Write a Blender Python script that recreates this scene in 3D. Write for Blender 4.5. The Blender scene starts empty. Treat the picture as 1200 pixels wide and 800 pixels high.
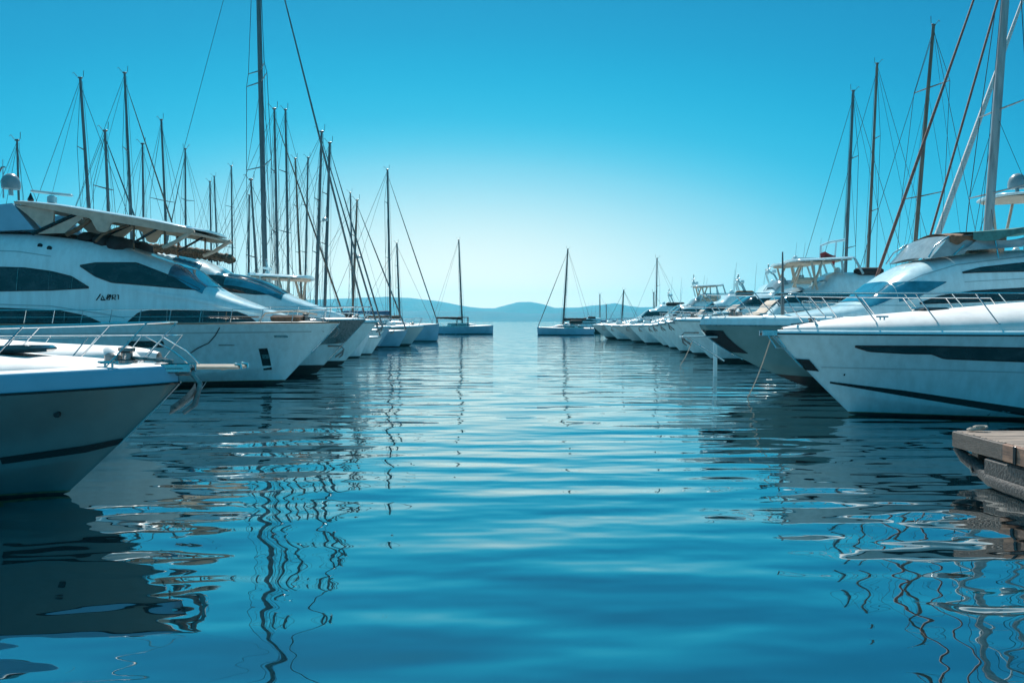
import bpy, math, random
import numpy as np
from mathutils import Vector, Matrix

SC = bpy.context.scene
C = SC.collection
random.seed(7)
R = math.radians

# ------------------------------------------------------------------ camera
CAM_H = 2.4
TILT = math.atan(24 / 900)
cam = bpy.data.cameras.new('camera')
cam.sensor_width = 36.0
cam.lens = 27.0
cam.clip_start = 0.05
cam.clip_end = 20000
camo = bpy.data.objects.new('camera', cam)
camo.location = (0, 0, CAM_H)
camo.rotation_euler = (R(90) - TILT, 0, 0)
C.objects.link(camo)
SC.camera = camo

# ------------------------------------------------------------------ light
SUN_EL, SUN_AZ = 50.0, -11.0         # elevation, degrees to the right of straight ahead
w = bpy.data.worlds.new('World')
SC.world = w
w.use_nodes = True
nt = w.node_tree
nt.nodes.clear()
N = nt.nodes.new
SKY_STRENGTH = 0.1
out = N('ShaderNodeOutputWorld')
bg = N('ShaderNodeBackground')
bg.inputs[1].default_value = SKY_STRENGTH
sky = N('ShaderNodeTexSky')
sky.sky_type = 'NISHITA'
sky.sun_disc = False
sky.sun_elevation = R(SUN_EL)
sky.sun_rotation = R(SUN_AZ)
sky.air_density = 1.0
sky.dust_density = 0.6
sky.ozone_density = 2.5
tc = N('ShaderNodeTexCoord')


def vmath(op, a, b=None):
    n = N('ShaderNodeVectorMath')
    n.operation = op
    nt.links.new(a, n.inputs[0])
    if b is not None:
        if isinstance(b, tuple):
            n.inputs[1].default_value = b
        else:
            nt.links.new(b, n.inputs[1])
    return n


# the air is brightest low down where the channel opens to the sea, deep blue away from it
nrm = vmath('NORMALIZE', tc.outputs['Generated'])
dif = vmath('SUBTRACT', nrm.outputs[0], (-0.075, 1.0, -0.02))
scl = vmath('MULTIPLY', dif.outputs[0], (0.49, 0.6, 1.2))
ln = N('ShaderNodeVectorMath')
ln.operation = 'LENGTH'
nt.links.new(scl.outputs[0], ln.inputs[0])
ramp = N('ShaderNodeValToRGB')
nt.links.new(ln.outputs['Value'], ramp.inputs[0])


def lin(r, g, b):
    f = lambda c: (c / 12.92 if c <= 0.04045 else ((c + 0.055) / 1.055) ** 2.4)
    return (f(r / 255), f(g / 255), f(b / 255), 1)


ramp.color_ramp.interpolation = 'B_SPLINE'
el = ramp.color_ramp.elements
stops = [(0.0, lin(255, 236, 214)), (0.08, lin(255, 240, 224)), (0.17, lin(212, 234, 236)), (0.26, lin(112, 206, 234)),
         (0.33, lin(26, 186, 228)), (0.44, lin(12, 157, 208)), (0.60, lin(8, 118, 176)), (0.85, lin(12, 124, 166)),
         (1.0, lin(16, 148, 186))]
el[0].position, el[0].color = stops[0]
el[1].position, el[1].color = stops[-1]
PEAK = 1.45
gain = [1.26, 1.22, 1.10, 1.02] + [1.0] * 5
for i, (p, c) in enumerate(stops):
    e = el[0] if i == 0 else (el[-1] if i == len(stops) - 1 else el.new(p))
    e.color = tuple(q * gain[i] / PEAK for q in c[:3]) + (1,)
scale = vmath('SCALE', ramp.outputs[0])
scale.inputs['Scale'].default_value = 0.94 * PEAK / SKY_STRENGTH / 2 ** 0.45
mixn = N('ShaderNodeMixRGB')
mixn.inputs[0].default_value = 0.965
nt.links.new(sky.outputs[0], mixn.inputs[1])
nt.links.new(scale.outputs[0], mixn.inputs[2])
nt.links.new(mixn.outputs[0], bg.inputs[0])
nt.links.new(bg.outputs[0], out.inputs[0])

sun = bpy.data.lights.new('sun', 'SUN')
sun.energy = 4.8
sun.angle = R(0.5)
sun.color = (1.0, 0.93, 0.86)
suno = bpy.data.objects.new('sun', sun)
C.objects.link(suno)
sd = Vector((math.sin(R(SUN_AZ)) * math.cos(R(SUN_EL)), math.cos(R(SUN_AZ)) * math.cos(R(SUN_EL)), math.sin(R(SUN_EL))))
suno.rotation_euler = sd.to_track_quat('Z', 'Y').to_euler()

SC.view_settings.view_transform = 'Standard'
SC.view_settings.look = 'None'
SC.view_settings.exposure = 0.45
SC.view_settings.gamma = 1.0
SC.view_settings.use_curve_mapping = False
SC.render.engine = 'CYCLES'
SC.cycles.max_bounces = 7
SC.cycles.glossy_bounces = 4
SC.cycles.volume_bounces = 1


# ------------------------------------------------------------------ helpers
def at(px, py, Y):
    """a point of the photograph (1200x800) at depth Y -> the place it stands at"""
    a = (px - 600) / 900
    b = (400 - py) / 900
    dy = math.cos(TILT) + b * math.sin(TILT)
    dz = -math.sin(TILT) + b * math.cos(TILT)
    k = Y / dy
    return Vector((a * k, Y, CAM_H + dz * k))


def tag(o, label=None, cat=None, group=None, kind=None):
    if label: o['label'] = label
    if cat: o['category'] = cat
    if group: o['group'] = group
    if kind: o['kind'] = kind
    return o


def empty(name, loc, label, cat, group=None, rz=0.0):
    o = bpy.data.objects.new(name, None)
    o.location = loc
    o.rotation_euler = (0, 0, rz)
    o.empty_display_size = 0.5
    C.objects.link(o)
    return tag(o, label, cat, group)


class MB:
    """collects shapes and links them as ONE mesh object"""

    def __init__(s):
        s.v, s.f = [], []

    def grid(s, fn, nu, nv):
        o = len(s.v)
        for i in range(nu + 1):
            for j in range(nv + 1):
                s.v.append(tuple(fn(i / nu, j / nv)))
        for i in range(nu):
            for j in range(nv):
                a = o + i * (nv + 1) + j
                s.f.append((a, a + 1, a + nv + 2, a + nv + 1))
        return s

    def poly(s, pts):
        o = len(s.v)
        s.v += [tuple(p) for p in pts]
        s.f.append(tuple(range(o, o + len(pts))))
        return s

    def tube(s, pts, r, n=6, caps=True):
        pts = [Vector(p) for p in pts]
        rs = r if isinstance(r, (list, tuple)) else [r] * len(pts)
        o = len(s.v)
        up = None
        for i, p in enumerate(pts):
            t = (pts[min(i + 1, len(pts) - 1)] - pts[max(i - 1, 0)])
            t = t.normalized() if t.length > 1e-9 else Vector((0, 0, 1))
            if up is None:
                up = Vector((0, 0, 1)) if abs(t.z) < 0.9 else Vector((1, 0, 0))
            a = t.cross(up)
            a = a.normalized() if a.length > 1e-6 else t.orthogonal().normalized()
            b = a.cross(t).normalized()
            up = b
            for k in range(n):
                q = 2 * math.pi * k / n
                s.v.append(tuple(p + a * (rs[i] * math.cos(q)) + b * (rs[i] * math.sin(q))))
        for i in range(len(pts) - 1):
            for k in range(n):
                k2 = (k + 1) % n
                s.f.append((o + i * n + k, o + i * n + k2, o + (i + 1) * n + k2, o + (i + 1) * n + k))
        if caps:
            s.f.append(tuple(o + k for k in range(n))[::-1])
            s.f.append(tuple(o + (len(pts) - 1) * n + k for k in range(n)))
        return s

    def box(s, c, d, bev=0.0, rot=None):
        """rounded-edge box: centre c, full size d"""
        x, y, z = [q / 2 for q in d]
        b = min(bev, x * .98, y * .98, z * .98)
        m = rot if rot else Matrix.Identity(3)
        cv = Vector(c)
        if b <= 0:
            P = [(sx * x, sy * y, sz * z) for sx in (-1, 1) for sy in (-1, 1) for sz in (-1, 1)]
            o = len(s.v)
            s.v += [tuple(cv + m @ Vector(p)) for p in P]
            for f in ((0, 1, 3, 2), (4, 6, 7, 5), (0, 4, 5, 1), (2, 3, 7, 6), (0, 2, 6, 4), (1, 5, 7, 3)):
                s.f.append(tuple(o + k for k in f))
            return s
        ring = lambda xx, yy, zz: [(xx, yy - b, zz), (xx - b, yy, zz), (-xx + b, yy, zz), (-xx, yy - b, zz), (-xx, -yy + b, zz),
                                   (-xx + b, -yy, zz), (xx - b, -yy, zz), (xx, -yy + b, zz)]
        rings = [ring(x - b, y - b, -z), ring(x, y, -z + b), ring(x, y, z - b), ring(x - b, y - b, z)]
        o = len(s.v)
        for rg in rings:
            s.v += [tuple(cv + m @ Vector(p)) for p in rg]
        for i in range(3):
            for k in range(8):
                k2 = (k + 1) % 8
                s.f.append((o + i * 8 + k, o + i * 8 + k2, o + (i + 1) * 8 + k2, o + (i + 1) * 8 + k))
        s.f.append(tuple(o + k for k in range(8))[::-1])
        s.f.append(tuple(o + 24 + k for k in range(8)))
        return s

    def lathe(s, prof, c=(0, 0, 0), n=16, axis='z'):
        o = len(s.v)
        for (r, h) in prof:
            for k in range(n):
                q = 2 * math.pi * k / n
                p = (r * math.cos(q), r * math.sin(q), h)
                if axis == 'x': p = (h, p[0], p[1])
                if axis == 'y': p = (p[0], h, p[1])
                s.v.append((c[0] + p[0], c[1] + p[1], c[2] + p[2]))
        for i in range(len(prof) - 1):
            for k in range(n):
                k2 = (k + 1) % n
                s.f.append((o + i * n + k, o + i * n + k2, o + (i + 1) * n + k2, o + (i + 1) * n + k))
        s.f.append(tuple(o + k for k in range(n))[::-1])
        s.f.append(tuple(o + (len(prof) - 1) * n + k for k in range(n)))
        return s

    def build(s, name, m, parent=None, angle=35):
        me = bpy.data.meshes.new(name)
        me.from_pydata(s.v, [], s.f)
        me.polygons.foreach_set('use_smooth', [True] * len(me.polygons))
        me.set_sharp_from_angle(angle=R(angle))
        me.materials.append(m)
        me.update()
        o = bpy.data.objects.new(name, me)
        C.objects.link(o)
        if parent: o.parent = parent
        return o


def pchip(xs, ys):
    """monotone smooth curve through points"""
    xs, ys = [float(a) for a in xs], [float(a) for a in ys]
    n = len(xs)
    h = [xs[i + 1] - xs[i] for i in range(n - 1)]
    d = [(ys[i + 1] - ys[i]) / h[i] for i in range(n - 1)]
    m = [d[0]] + [0.0] * (n - 2) + [d[-1]] if n > 1 else [0.0]
    for i in range(1, n - 1):
        if d[i - 1] * d[i] > 0:
            w1, w2 = 2 * h[i] + h[i - 1], h[i] + 2 * h[i - 1]
            m[i] = (w1 + w2) / (w1 / d[i - 1] + w2 / d[i])

    def f(x):
        if x <= xs[0]: return ys[0]
        if x >= xs[-1]: return ys[-1]
        i = 0
        while x > xs[i + 1]: i += 1
        t = (x - xs[i]) / h[i]
        return ((1 + 2 * t) * (1 - t) ** 2 * ys[i] + t * (1 - t) ** 2 * h[i] * m[i] + t * t * (3 - 2 * t) * ys[i + 1]
                + t * t * (t - 1) * h[i] * m[i + 1])

    return f


def curve(pts):
    pts = sorted(pts)
    q = [pts[0]]
    for p in pts[1:]:
        if p[0] - q[-1][0] > 1e-4: q.append(p)
    return pchip([p[0] for p in q], [p[1] for p in q])


def polyl(pts):
    pts = sorted(pts)
    return lambda x: float(np.interp(x, [p[0] for p in pts], [p[1] for p in pts]))


# ------------------------------------------------------------------ materials
def mat(name, col, rough=0.5, metal=0.0, var=0.08, nscale=3.0, stretch=(1, 1, 1), bump=0.0, coat=0.0, ior=1.5, bscale=None, rvar=0.08, col2=None):
    m = bpy.data.materials.new(name)
    m.use_nodes = True
    t = m.node_tree
    b = t.nodes['Principled BSDF']
    b.inputs['Metallic'].default_value = metal
    b.inputs['IOR'].default_value = ior
    b.inputs['Coat Weight'].default_value = coat
    b.inputs['Coat Roughness'].default_value = 0.06
    co = t.nodes.new('ShaderNodeTexCoord')
    mp = t.nodes.new('ShaderNodeMapping')
    mp.inputs['Scale'].default_value = stretch
    t.links.new(co.outputs['Object'], mp.inputs[0])
    nz = t.nodes.new('ShaderNodeTexNoise')
    nz.inputs['Scale'].default_value = nscale
    nz.inputs['Detail'].default_value = 5
    nz.inputs['Roughness'].default_value = 0.6
    t.links.new(mp.outputs[0], nz.inputs['Vector'])
    mx = t.nodes.new('ShaderNodeMixRGB')
    c2 = col2 if col2 else tuple(max(0, c * (1 - 2.2 * var)) for c in col)
    mx.inputs[1].default_value = (*c2, 1)
    mx.inputs[2].default_value = (*[min(1, c * (1 + var * 0.6)) for c in col], 1)
    rp = t.nodes.new('ShaderNodeMapRange')
    rp.inputs[1].default_value = 0.3
    rp.inputs[2].default_value = 0.62
    t.links.new(nz.outputs[0], rp.inputs[0])
    t.links.new(rp.outputs[0], mx.inputs[0])
    t.links.new(mx.outputs[0], b.inputs['Base Color'])
    r2 = t.nodes.new('ShaderNodeMapRange')
    r2.inputs[3].default_value = max(0.01, rough - rvar)
    r2.inputs[4].default_value = rough + rvar
    t.links.new(nz.outputs[0], r2.inputs[0])
    t.links.new(r2.outputs[0], b.inputs['Roughness'])
    if bump > 0:
        n2 = t.nodes.new('ShaderNodeTexNoise')
        n2.inputs['Scale'].default_value = bscale or nscale * 4
        n2.inputs['Detail'].default_value = 4
        t.links.new(mp.outputs[0], n2.inputs['Vector'])
        bp = t.nodes.new('ShaderNodeBump')
        bp.inputs['Strength'].default_value = 1.0
        bp.inputs['Distance'].default_value = bump
        t.links.new(n2.outputs[0], bp.inputs['Height'])
        t.links.new(bp.outputs[0], b.inputs['Normal'])
    return m


M = dict(
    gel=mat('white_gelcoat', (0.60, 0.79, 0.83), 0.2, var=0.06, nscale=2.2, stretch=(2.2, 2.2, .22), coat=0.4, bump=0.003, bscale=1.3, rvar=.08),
    hullgel=mat('white_topsides_shade_tint', (0.44, 0.69, 0.75), 0.17, var=0.06, nscale=2.2, stretch=(2.2, 2.2, .22), coat=0.5, bump=0.003, bscale=1.3, rvar=.06),  # white hull sides with the teal of their shade put into the colour
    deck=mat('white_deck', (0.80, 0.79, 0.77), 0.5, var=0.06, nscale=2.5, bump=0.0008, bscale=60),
    gelgrey=mat('grey_gelcoat', (0.30, 0.46, 0.50), 0.2, var=0.05, nscale=1.2, stretch=(1, 1, .4), coat=0.4, bump=0.002, bscale=1.3, rvar=.05),
    teal=mat('dark_teal_hull', (0.085, 0.17, 0.18), 0.16, var=0.08, nscale=1.1, stretch=(1, 1, .5), coat=0.5, bump=0.002, bscale=1.6, rvar=.05),
    navy=mat('dark_green_hull', (0.12, 0.25, 0.265), 0.14, var=0.08, nscale=1.1, stretch=(1, 1, .5), coat=0.5, bump=0.002, bscale=1.6, rvar=.05),
    bluegel=mat('pale_blue_gelcoat', (0.20, 0.42, 0.56), 0.22, var=0.06, nscale=1.2, coat=0.4, bump=0.002, bscale=1.3),
    black=mat('black_paint', (0.008, 0.009, 0.011), 0.25, var=0.1, nscale=4),
    anti=mat('dark_antifouling', (0.012, 0.014, 0.018), 0.55, var=0.25, nscale=6, col2=(0.02, 0.03, 0.028)),
    glass=mat('tinted_glass', (0.006, 0.008, 0.010), 0.03, var=0.3, nscale=1.9, stretch=(1, 1, 1.6), ior=1.55, coat=0.5, rvar=.02, col2=(0.035, 0.045, 0.05), bump=.0015, bscale=.9),
    bglass=mat('blue_windscreen', (0.03, 0.20, 0.30), 0.05, var=0.3, nscale=1.1, ior=1.6, coat=0.6, rvar=.02),
    steel=mat('stainless_steel', (0.72, 0.72, 0.72), 0.14, metal=1.0, var=0.08, nscale=9, rvar=.05),
    dsteel=mat('weathered_steel', (0.30, 0.29, 0.28), 0.3, metal=1.0, var=0.2, nscale=14, rvar=.1, bump=.002, bscale=20),
    mast=mat('grey_mast_alloy', (0.19, 0.19, 0.19), 0.3, metal=0.55, var=0.18, nscale=2, stretch=(3, 3, .4)),
    lmast=mat('pale_mast_alloy', (0.42, 0.41, 0.40), 0.35, metal=0.3, var=0.15, nscale=2, stretch=(3, 3, .4)),
    wmast=mat('brown_mast_alloy', (0.22, 0.15, 0.11), 0.4, metal=0.2, var=0.2, nscale=2, stretch=(3, 3, .4)),
    wire=mat('rigging_wire', (0.10, 0.10, 0.11), 0.4, metal=0.6, var=0.1, nscale=20),
    redsail=mat('dark_red_furled_sail', (0.24, 0.11, 0.085), 0.7, var=0.2, nscale=6, stretch=(1, 1, 3), bump=.01, bscale=14),
    wsail=mat('white_furled_sail', (0.62, 0.61, 0.59), 0.7, var=0.15, nscale=5, stretch=(1, 1, 3), bump=.015, bscale=12),
    beige=mat('beige_canvas', (0.50, 0.43, 0.35), 0.8, var=0.1, nscale=4, bump=.003, bscale=9),
    brown=mat('brown_canvas', (0.17, 0.095, 0.055), 0.85, var=0.25, nscale=7, bump=.01, bscale=12),
    dkcanvas=mat('charcoal_canvas', (0.02, 0.021, 0.024), 0.8, var=0.2, nscale=5, bump=.01, bscale=9),
    bcanvas=mat('blue_canvas', (0.035, 0.13, 0.24), 0.8, var=0.15, nscale=5, bump=.01, bscale=9),
    gcanvas=mat('green_canvas', (0.04, 0.19, 0.19), 0.75, var=0.2, nscale=4, bump=.015, bscale=7),
    clear=mat('clear_vinyl', (0.24, 0.33, 0.36), 0.12, var=0.1, nscale=3, bump=.02, bscale=4),
    teak=mat('teak', (0.30, 0.17, 0.10), 0.5, var=0.2, nscale=3, stretch=(1, 8, 8)),
    scum=mat('waterline_scum', (0.16, 0.15, 0.07), 0.7, var=0.4, nscale=7, stretch=(1, 1, 3), col2=(0.05, 0.07, 0.045)),
    rope=mat('rope', (0.42, 0.38, 0.32), 0.85, var=0.2, nscale=30, bump=.004, bscale=60),
    drope=mat('dark_rope', (0.04, 0.045, 0.05), 0.85, var=0.2, nscale=30),
    rubber=mat('black_rubber', (0.015, 0.016, 0.018), 0.6, var=0.2, nscale=8, bump=.004, bscale=15),
    fender=mat('white_fender', (0.62, 0.64, 0.66), 0.4, var=0.1, nscale=5),
    red=mat('red_cloth', (0.45, 0.05, 0.05), 0.8, var=0.2, nscale=6),
    radome=mat('grey_blue_radome', (0.22, 0.30, 0.33), 0.3, var=0.08, nscale=3),
    basket=mat('brown_rolled_cover', (0.14, 0.085, 0.05), 0.85, var=0.45, nscale=16, bump=.03, bscale=22),
)


# ------------------------------------------------------------------ water, hills, haze
def water_material():
    m = bpy.data.materials.new('harbour_water')
    m.use_nodes = True
    t = m.node_tree
    L = t.links.new
    b = t.nodes['Principled BSDF']
    b.inputs['Base Color'].default_value = (0.0006, 0.006, 0.010, 1)
    b.inputs['Roughness'].default_value = 0.015
    b.inputs['IOR'].default_value = 1.9
    co = t.nodes.new('ShaderNodeTexCoord')

    def nz(scale, stretch, detail, rough=0.5, dist=0.0, rot=0.0):
        mp = t.nodes.new('ShaderNodeMapping')
        mp.inputs['Scale'].default_value = (*stretch, 1)
        mp.inputs['Rotation'].default_value = (0, 0, rot)
        L(co.outputs['Object'], mp.inputs[0])
        n = t.nodes.new('ShaderNodeTexNoise')
        n.inputs['Scale'].default_value = scale
        n.inputs['Detail'].default_value = detail
        n.inputs['Roughness'].default_value = rough
        n.inputs['Distortion'].default_value = dist
        L(mp.outputs[0], n.inputs['Vector'])
        return n.outputs[0]

    def mul(a, k):
        n = t.nodes.new('ShaderNodeMath')
        n.operation = 'MULTIPLY'
        L(a, n.inputs[0])
        n.inputs[1].default_value = k
        return n.outputs[0]

    def add(a, c):
        n = t.nodes.new('ShaderNodeMath')
        n.operation = 'ADD'
        L(a, n.inputs[0])
        L(c, n.inputs[1])
        return n.outputs[0]

    h = add(add(mul(nz(0.9, (0.42, 1.0), 0, dist=.3, rot=.06), WAVE[0]), mul(nz(2.3, (0.5, 1.0), 1, rot=-.1), WAVE[1])),
            add(mul(nz(0.22, (0.6, 1.0), 0, rot=.15), WAVE[2]), mul(nz(1.6, (0.26, 1.0), 0, dist=.2, rot=-.04), WAVE[3])))
    bp = t.nodes.new('ShaderNodeBump')
    bp.inputs['Strength'].default_value = 1.0
    bp.inputs['Distance'].default_value = 1.0
    L(h, bp.inputs['Height'])
    L(bp.outputs[0], b.inputs['Normal'])
    # plain mirror share added to brighten the water, on top of its own reflection
    g = t.nodes.new('ShaderNodeBsdfGlossy')
    g.inputs['Color'].default_value = (0.90, 1.0, 0.99, 1)
    g.inputs['Roughness'].default_value = 0.012
    L(bp.outputs[0], g.inputs['Normal'])
    mx = t.nodes.new('ShaderNodeMixShader')
    mx.inputs[0].default_value = 0.44
    L(b.outputs[0], mx.inputs[1])
    L(g.outputs[0], mx.inputs[2])
    L(mx.outputs[0], t.nodes['Material Output'].inputs['Surface'])
    return m


WAVE = (0.06, 0.014, 0.07, 0.032)
FAR = 7000
wm = MB()
ys = [-30, -10, 0, 10, 20, 40, 80, 160, 320, 640, 1300, 2600, 4000, 5200]
wm.grid(lambda u, v: (-FAR + 2 * FAR * u, ys[int(round(v * 13))], 0), 12, 13)
tag(wm.build('water', water_material()), kind='structure')


def hill(name, prof, dist, depth, col, seed, base=-1.0):
    """a ridge: prof gives the skyline in photo pixels, dist is how far off it stands"""
    rs = np.random.RandomState(seed)
    f = curve(prof)
    ph = rs.rand(12) * 6.28

    def fn(u, v):
        px = prof[0][0] + (prof[-1][0] - prof[0][0]) * u
        p = at(px, f(px), dist)
        x = p.x
        k = (v - 0.5) * 2
        g = max(0.0, 1 - abs(k) ** 1.5)
        rough = 0.10 * math.sin(x * .011 + ph[0] + 5 * v) + .07 * math.sin(x * .027 + ph[1] - 9 * v) + .04 * math.sin(x * .06 + ph[2] + 17 * v)
        wig = (1.2 * math.sin(x * .021 + ph[3]) + .9 * math.sin(x * .05 + ph[4]) + .6 * math.sin(x * .13 + ph[5])) * dist / 4000
        z = (p.z + wig) * g * (1 + rough * (1 - g) * 2.4) + base * (1 - g)
        return (x + k * depth * .15 * math.sin(x * .004 + ph[6]), dist + k * depth, z)

    mb = MB().grid(fn, 220, 26)
    return tag(mb.build(name, col), kind='structure')


M['hillg'] = mat('scrub_hill_haze_tint', (0.005, 0.050, 0.10), 0.9, var=0.4, nscale=0.012, bump=4.0, bscale=.05, col2=(0.010, 0.056, 0.10))  # blue of the distance haze is put into the hill colour too
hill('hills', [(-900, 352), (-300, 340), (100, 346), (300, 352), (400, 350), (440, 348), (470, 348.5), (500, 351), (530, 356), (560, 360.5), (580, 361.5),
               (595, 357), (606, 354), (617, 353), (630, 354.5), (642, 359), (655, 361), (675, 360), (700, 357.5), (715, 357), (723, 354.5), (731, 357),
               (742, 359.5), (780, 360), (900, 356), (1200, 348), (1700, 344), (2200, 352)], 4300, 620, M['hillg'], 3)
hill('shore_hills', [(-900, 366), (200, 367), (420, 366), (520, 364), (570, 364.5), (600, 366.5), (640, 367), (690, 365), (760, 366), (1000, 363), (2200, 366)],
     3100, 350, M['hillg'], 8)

hz = MB().box((0, 2620, 99), (14400, 5400, 200.0))
hm = bpy.data.materials.new('sea_haze')
hm.use_nodes = True
ht = hm.node_tree
ht.nodes.clear()
ho = ht.nodes.new('ShaderNodeOutputMaterial')
hv = ht.nodes.new('ShaderNodeVolumePrincipled')
hv.inputs['Color'].default_value = (0.05, 0.78, 1.0, 1)
hv.inputs['Density'].default_value = 0.00010
hv.inputs['Anisotropy'].default_value = 0.5
ht.links.new(hv.outputs[0], ho.inputs['Volume'])
tag(hz.build('haze', hm), kind='stuff')


# ------------------------------------------------------------------ boat builders
class Boat:
    """a boat's own axes: x forward (bow tip at x=0, or ox), y to port, z up from the waterline"""

    def __init__(s, name, label, cat, X, Y, ang, group=None):
        s.X, s.Y, s.a = X, Y, R(ang)
        s.root = empty(name, (X, Y, 0), label, cat, group, s.a)
        s.h = 1 if math.cos(s.a) > 0 else -1
        s.near = -s.h              # sign of the side (local y) that faces the channel's near end

    def loc(s, px, py, yl=0.0):
        """photo pixel seen on the boat's own plane y = near*yl -> (distance aft of the bow, height)"""
        p = at(px, py, s.Y - yl)
        return (-(p.x - s.X) * s.h, p.z)

    def locs(s, pts, yl=0.0):
        return [s.loc(px, py, yl) for px, py in pts]


class Hull:
    def __init__(s, L, B, zbow, zst, rake, ox=0.0, full=2.3, draft=0.5, chine=0.42, flare=1.7, fwd=0.45, tuck=0.82, sheer_pow=2.0, curved=1.25, knuckle=0.1, stern_taper=.06):
        s.__dict__.update(L=L, B=B, zbow=zbow, zst=zst, rake=rake, ox=ox, full=full, draft=draft, ch=chine, flare=flare, fwd=fwd, tuck=tuck,
                          sp=sheer_pow, cv=curved, kn=knuckle, stt=stern_taper)

    def bsh(s, q):
        u = min(1, q / s.fwd)
        b = s.B / 2 * (1 - (1 - u) ** s.full) ** 0.8
        return max(.02, b * (1 - s.stt * max(0, (q - .6) / .4)))

    def bch(s, q):
        u = min(1, q / (s.fwd * 1.25))
        b = s.B / 2 * s.tuck * (1 - (1 - u) ** (s.full * .78)) ** 1.05
        return max(.012, b * (1 - s.stt * max(0, (q - .6) / .4)))

    def zsh(s, q):
        return s.zst + (s.zbow - s.zst) * max(0, 1 - q) ** s.sp

    def zch(s, q):
        return s.kn + (s.zsh(0) * s.ch - s.kn) * max(0, 1 - q / .75) ** 2.2

    def zk(s, q):
        return -s.draft + (s.draft + s.zsh(0) * .02) * max(0, 1 - q / .35) ** 2.0

    def pt(s, q, t, sd=1, off=0.0):
        """q 0 bow..1 stern; t -1 keel .. 0 chine .. 1 sheer"""
        zs, zc, zk = s.zsh(q), s.zch(q), s.zk(q)
        if t < 0:
            k = t + 1
            y = s.bch(q) * k
            z = zk + (zc - zk) * k ** 1.15
        else:
            e = 1 + (s.flare - 1) * max(0, 1 - q / .6)
            y = s.bch(q) + (s.bsh(q) - s.bch(q)) * t ** e
            z = zc + (zs - zc) * t
        zz = (z + s.draft * .3) / (s.zsh(0) + s.draft * .3)
        rk = s.rake * (1 - max(0, min(1, zz))) ** s.cv
        x = s.ox - (s.L * q + rk * (1 - q) ** 3)
        return Vector((x, (y + off) * sd, z))

    def solve(s, d, z):
        """(distance aft of bow tip, height) on the topside -> (q, t)"""
        q = max(0, min(1, d / s.L))
        t = .5
        for _ in range(12):
            zc, zk = s.zch(q), s.zk(q)
            if z >= zc: t = min(1.0, (z - zc) / (s.zsh(q) - zc))
            else: t = max(0.0, (z - zk) / max(1e-3, zc - zk)) ** (1 / 1.15) - 1
            p = s.pt(q, t)
            q = max(0, min(1, q + (d - (s.ox - p.x)) / s.L))
        return q, t

    def on(s, d, z, sd, off=0.0):
        q, t = s.solve(d, z)
        return s.pt(q, t, sd, off)

    def inset(s, q, k, dz):
        """point on deck: k inwards of the sheer, dz above it"""
        e = .004
        a, b = s.pt(max(0, q - e), 1), s.pt(min(1, q + e), 1)
        t = (b - a)
        n = Vector((t.y, -t.x, 0))
        n = n.normalized() if n.length > 0 else Vector((0, -1, 0))
        if n.y > 0: n = -n
        p = s.pt(q, 1) + n * k
        if p.y < 0:
            p.y = 0.0
        return Vector((p.x, p.y, s.zsh(q) + dz))

    def qs(s, n):
        return [(i / n) ** 1.6 for i in range(n + 1)]

    def build(s, root, m, name='hull', n=64, deckm=None, gunm=None, mould=(0.0, 0.10, .25), camber=.12, qmax=1.0):
        mb = MB()
        for sd in (1, -1):
            mb.grid(lambda u, v: s.pt(u ** 1.7, v * 2 - 1, sd), n, 22)
        ring = [s.pt(1, v / 8 * 2 - 1, 1) for v in range(9)]
        mb.poly(ring + [Vector((p.x, -p.y, p.z)) for p in ring[::-1]])
        h = mb.build(name, m, root, 40)
        # deck moulding: outer lip, rounded shoulder, cambered deck
        lip, hb, lean = mould
        db = MB()
        prof = [(0, 0), (.015, hb * .35), (lean * .3 + .02, hb * .75), (lean * .6 + .03, hb * .95), (lean + .05, hb)]

        def dk(u, v, sd):
            q = u ** 1.7
            j = v * 12
            if j <= 4:
                k, dz = prof[int(round(j))]
                p = s.inset(q, k, dz)
            else:
                e = s.inset(q, prof[4][0], prof[4][1])
                f = (j - 4) / 8
                p = Vector((e.x, e.y * (1 - f), e.z + camber * min(1, e.y) * (1 - (1 - f) ** 2)))
            return (p.x, p.y * sd, p.z)

        gb = MB()
        for sd in (1, -1):
            gb.grid(lambda u, v: dk(u, v / 3, sd), n, 4)
            db.grid(lambda u, v: dk(u, (1 + 2 * v) / 3, sd), n, 8)
        gb.build('gunwale', gunm or M['gel'], root, 50)
        db.build('deck', deckm or M['deck'], root, 50)
        return h

    def band(s, root, m, name, lo, hi, d0, d1, sides=(1, -1), n=40, off=.006, nv=4):
        """strip of the topside between heights lo(d) and hi(d)"""
        lo = lo if callable(lo) else (lambda d, a=lo: a)
        hi = hi if callable(hi) else (lambda d, a=hi: a)
        obs = []
        for sd in sides:
            mb = MB()
            mb.grid(lambda u, v: s.on(d0 + (d1 - d0) * u, lo(d0 + (d1 - d0) * u) + (hi(d0 + (d1 - d0) * u) - lo(d0 + (d1 - d0) * u)) * v, sd, off), n, nv)
            obs.append(mb.build(name, m, root, 60))
        return obs

    def rub(s, root, m, r=.035, name='rub_rail', dz=0.0, q1=1.0):
        mb = MB()
        pts = [s.pt((i / 60) ** 1.7 * q1, 1, 1, .01) for i in range(61)]
        both = [Vector((p.x, -p.y, p.z + dz)) for p in pts[::-1]] + [Vector((p.x, p.y, p.z + dz)) for p in pts]
        mb.tube(both, r, 6)
        return mb.build(name, m, root, 60)

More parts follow.
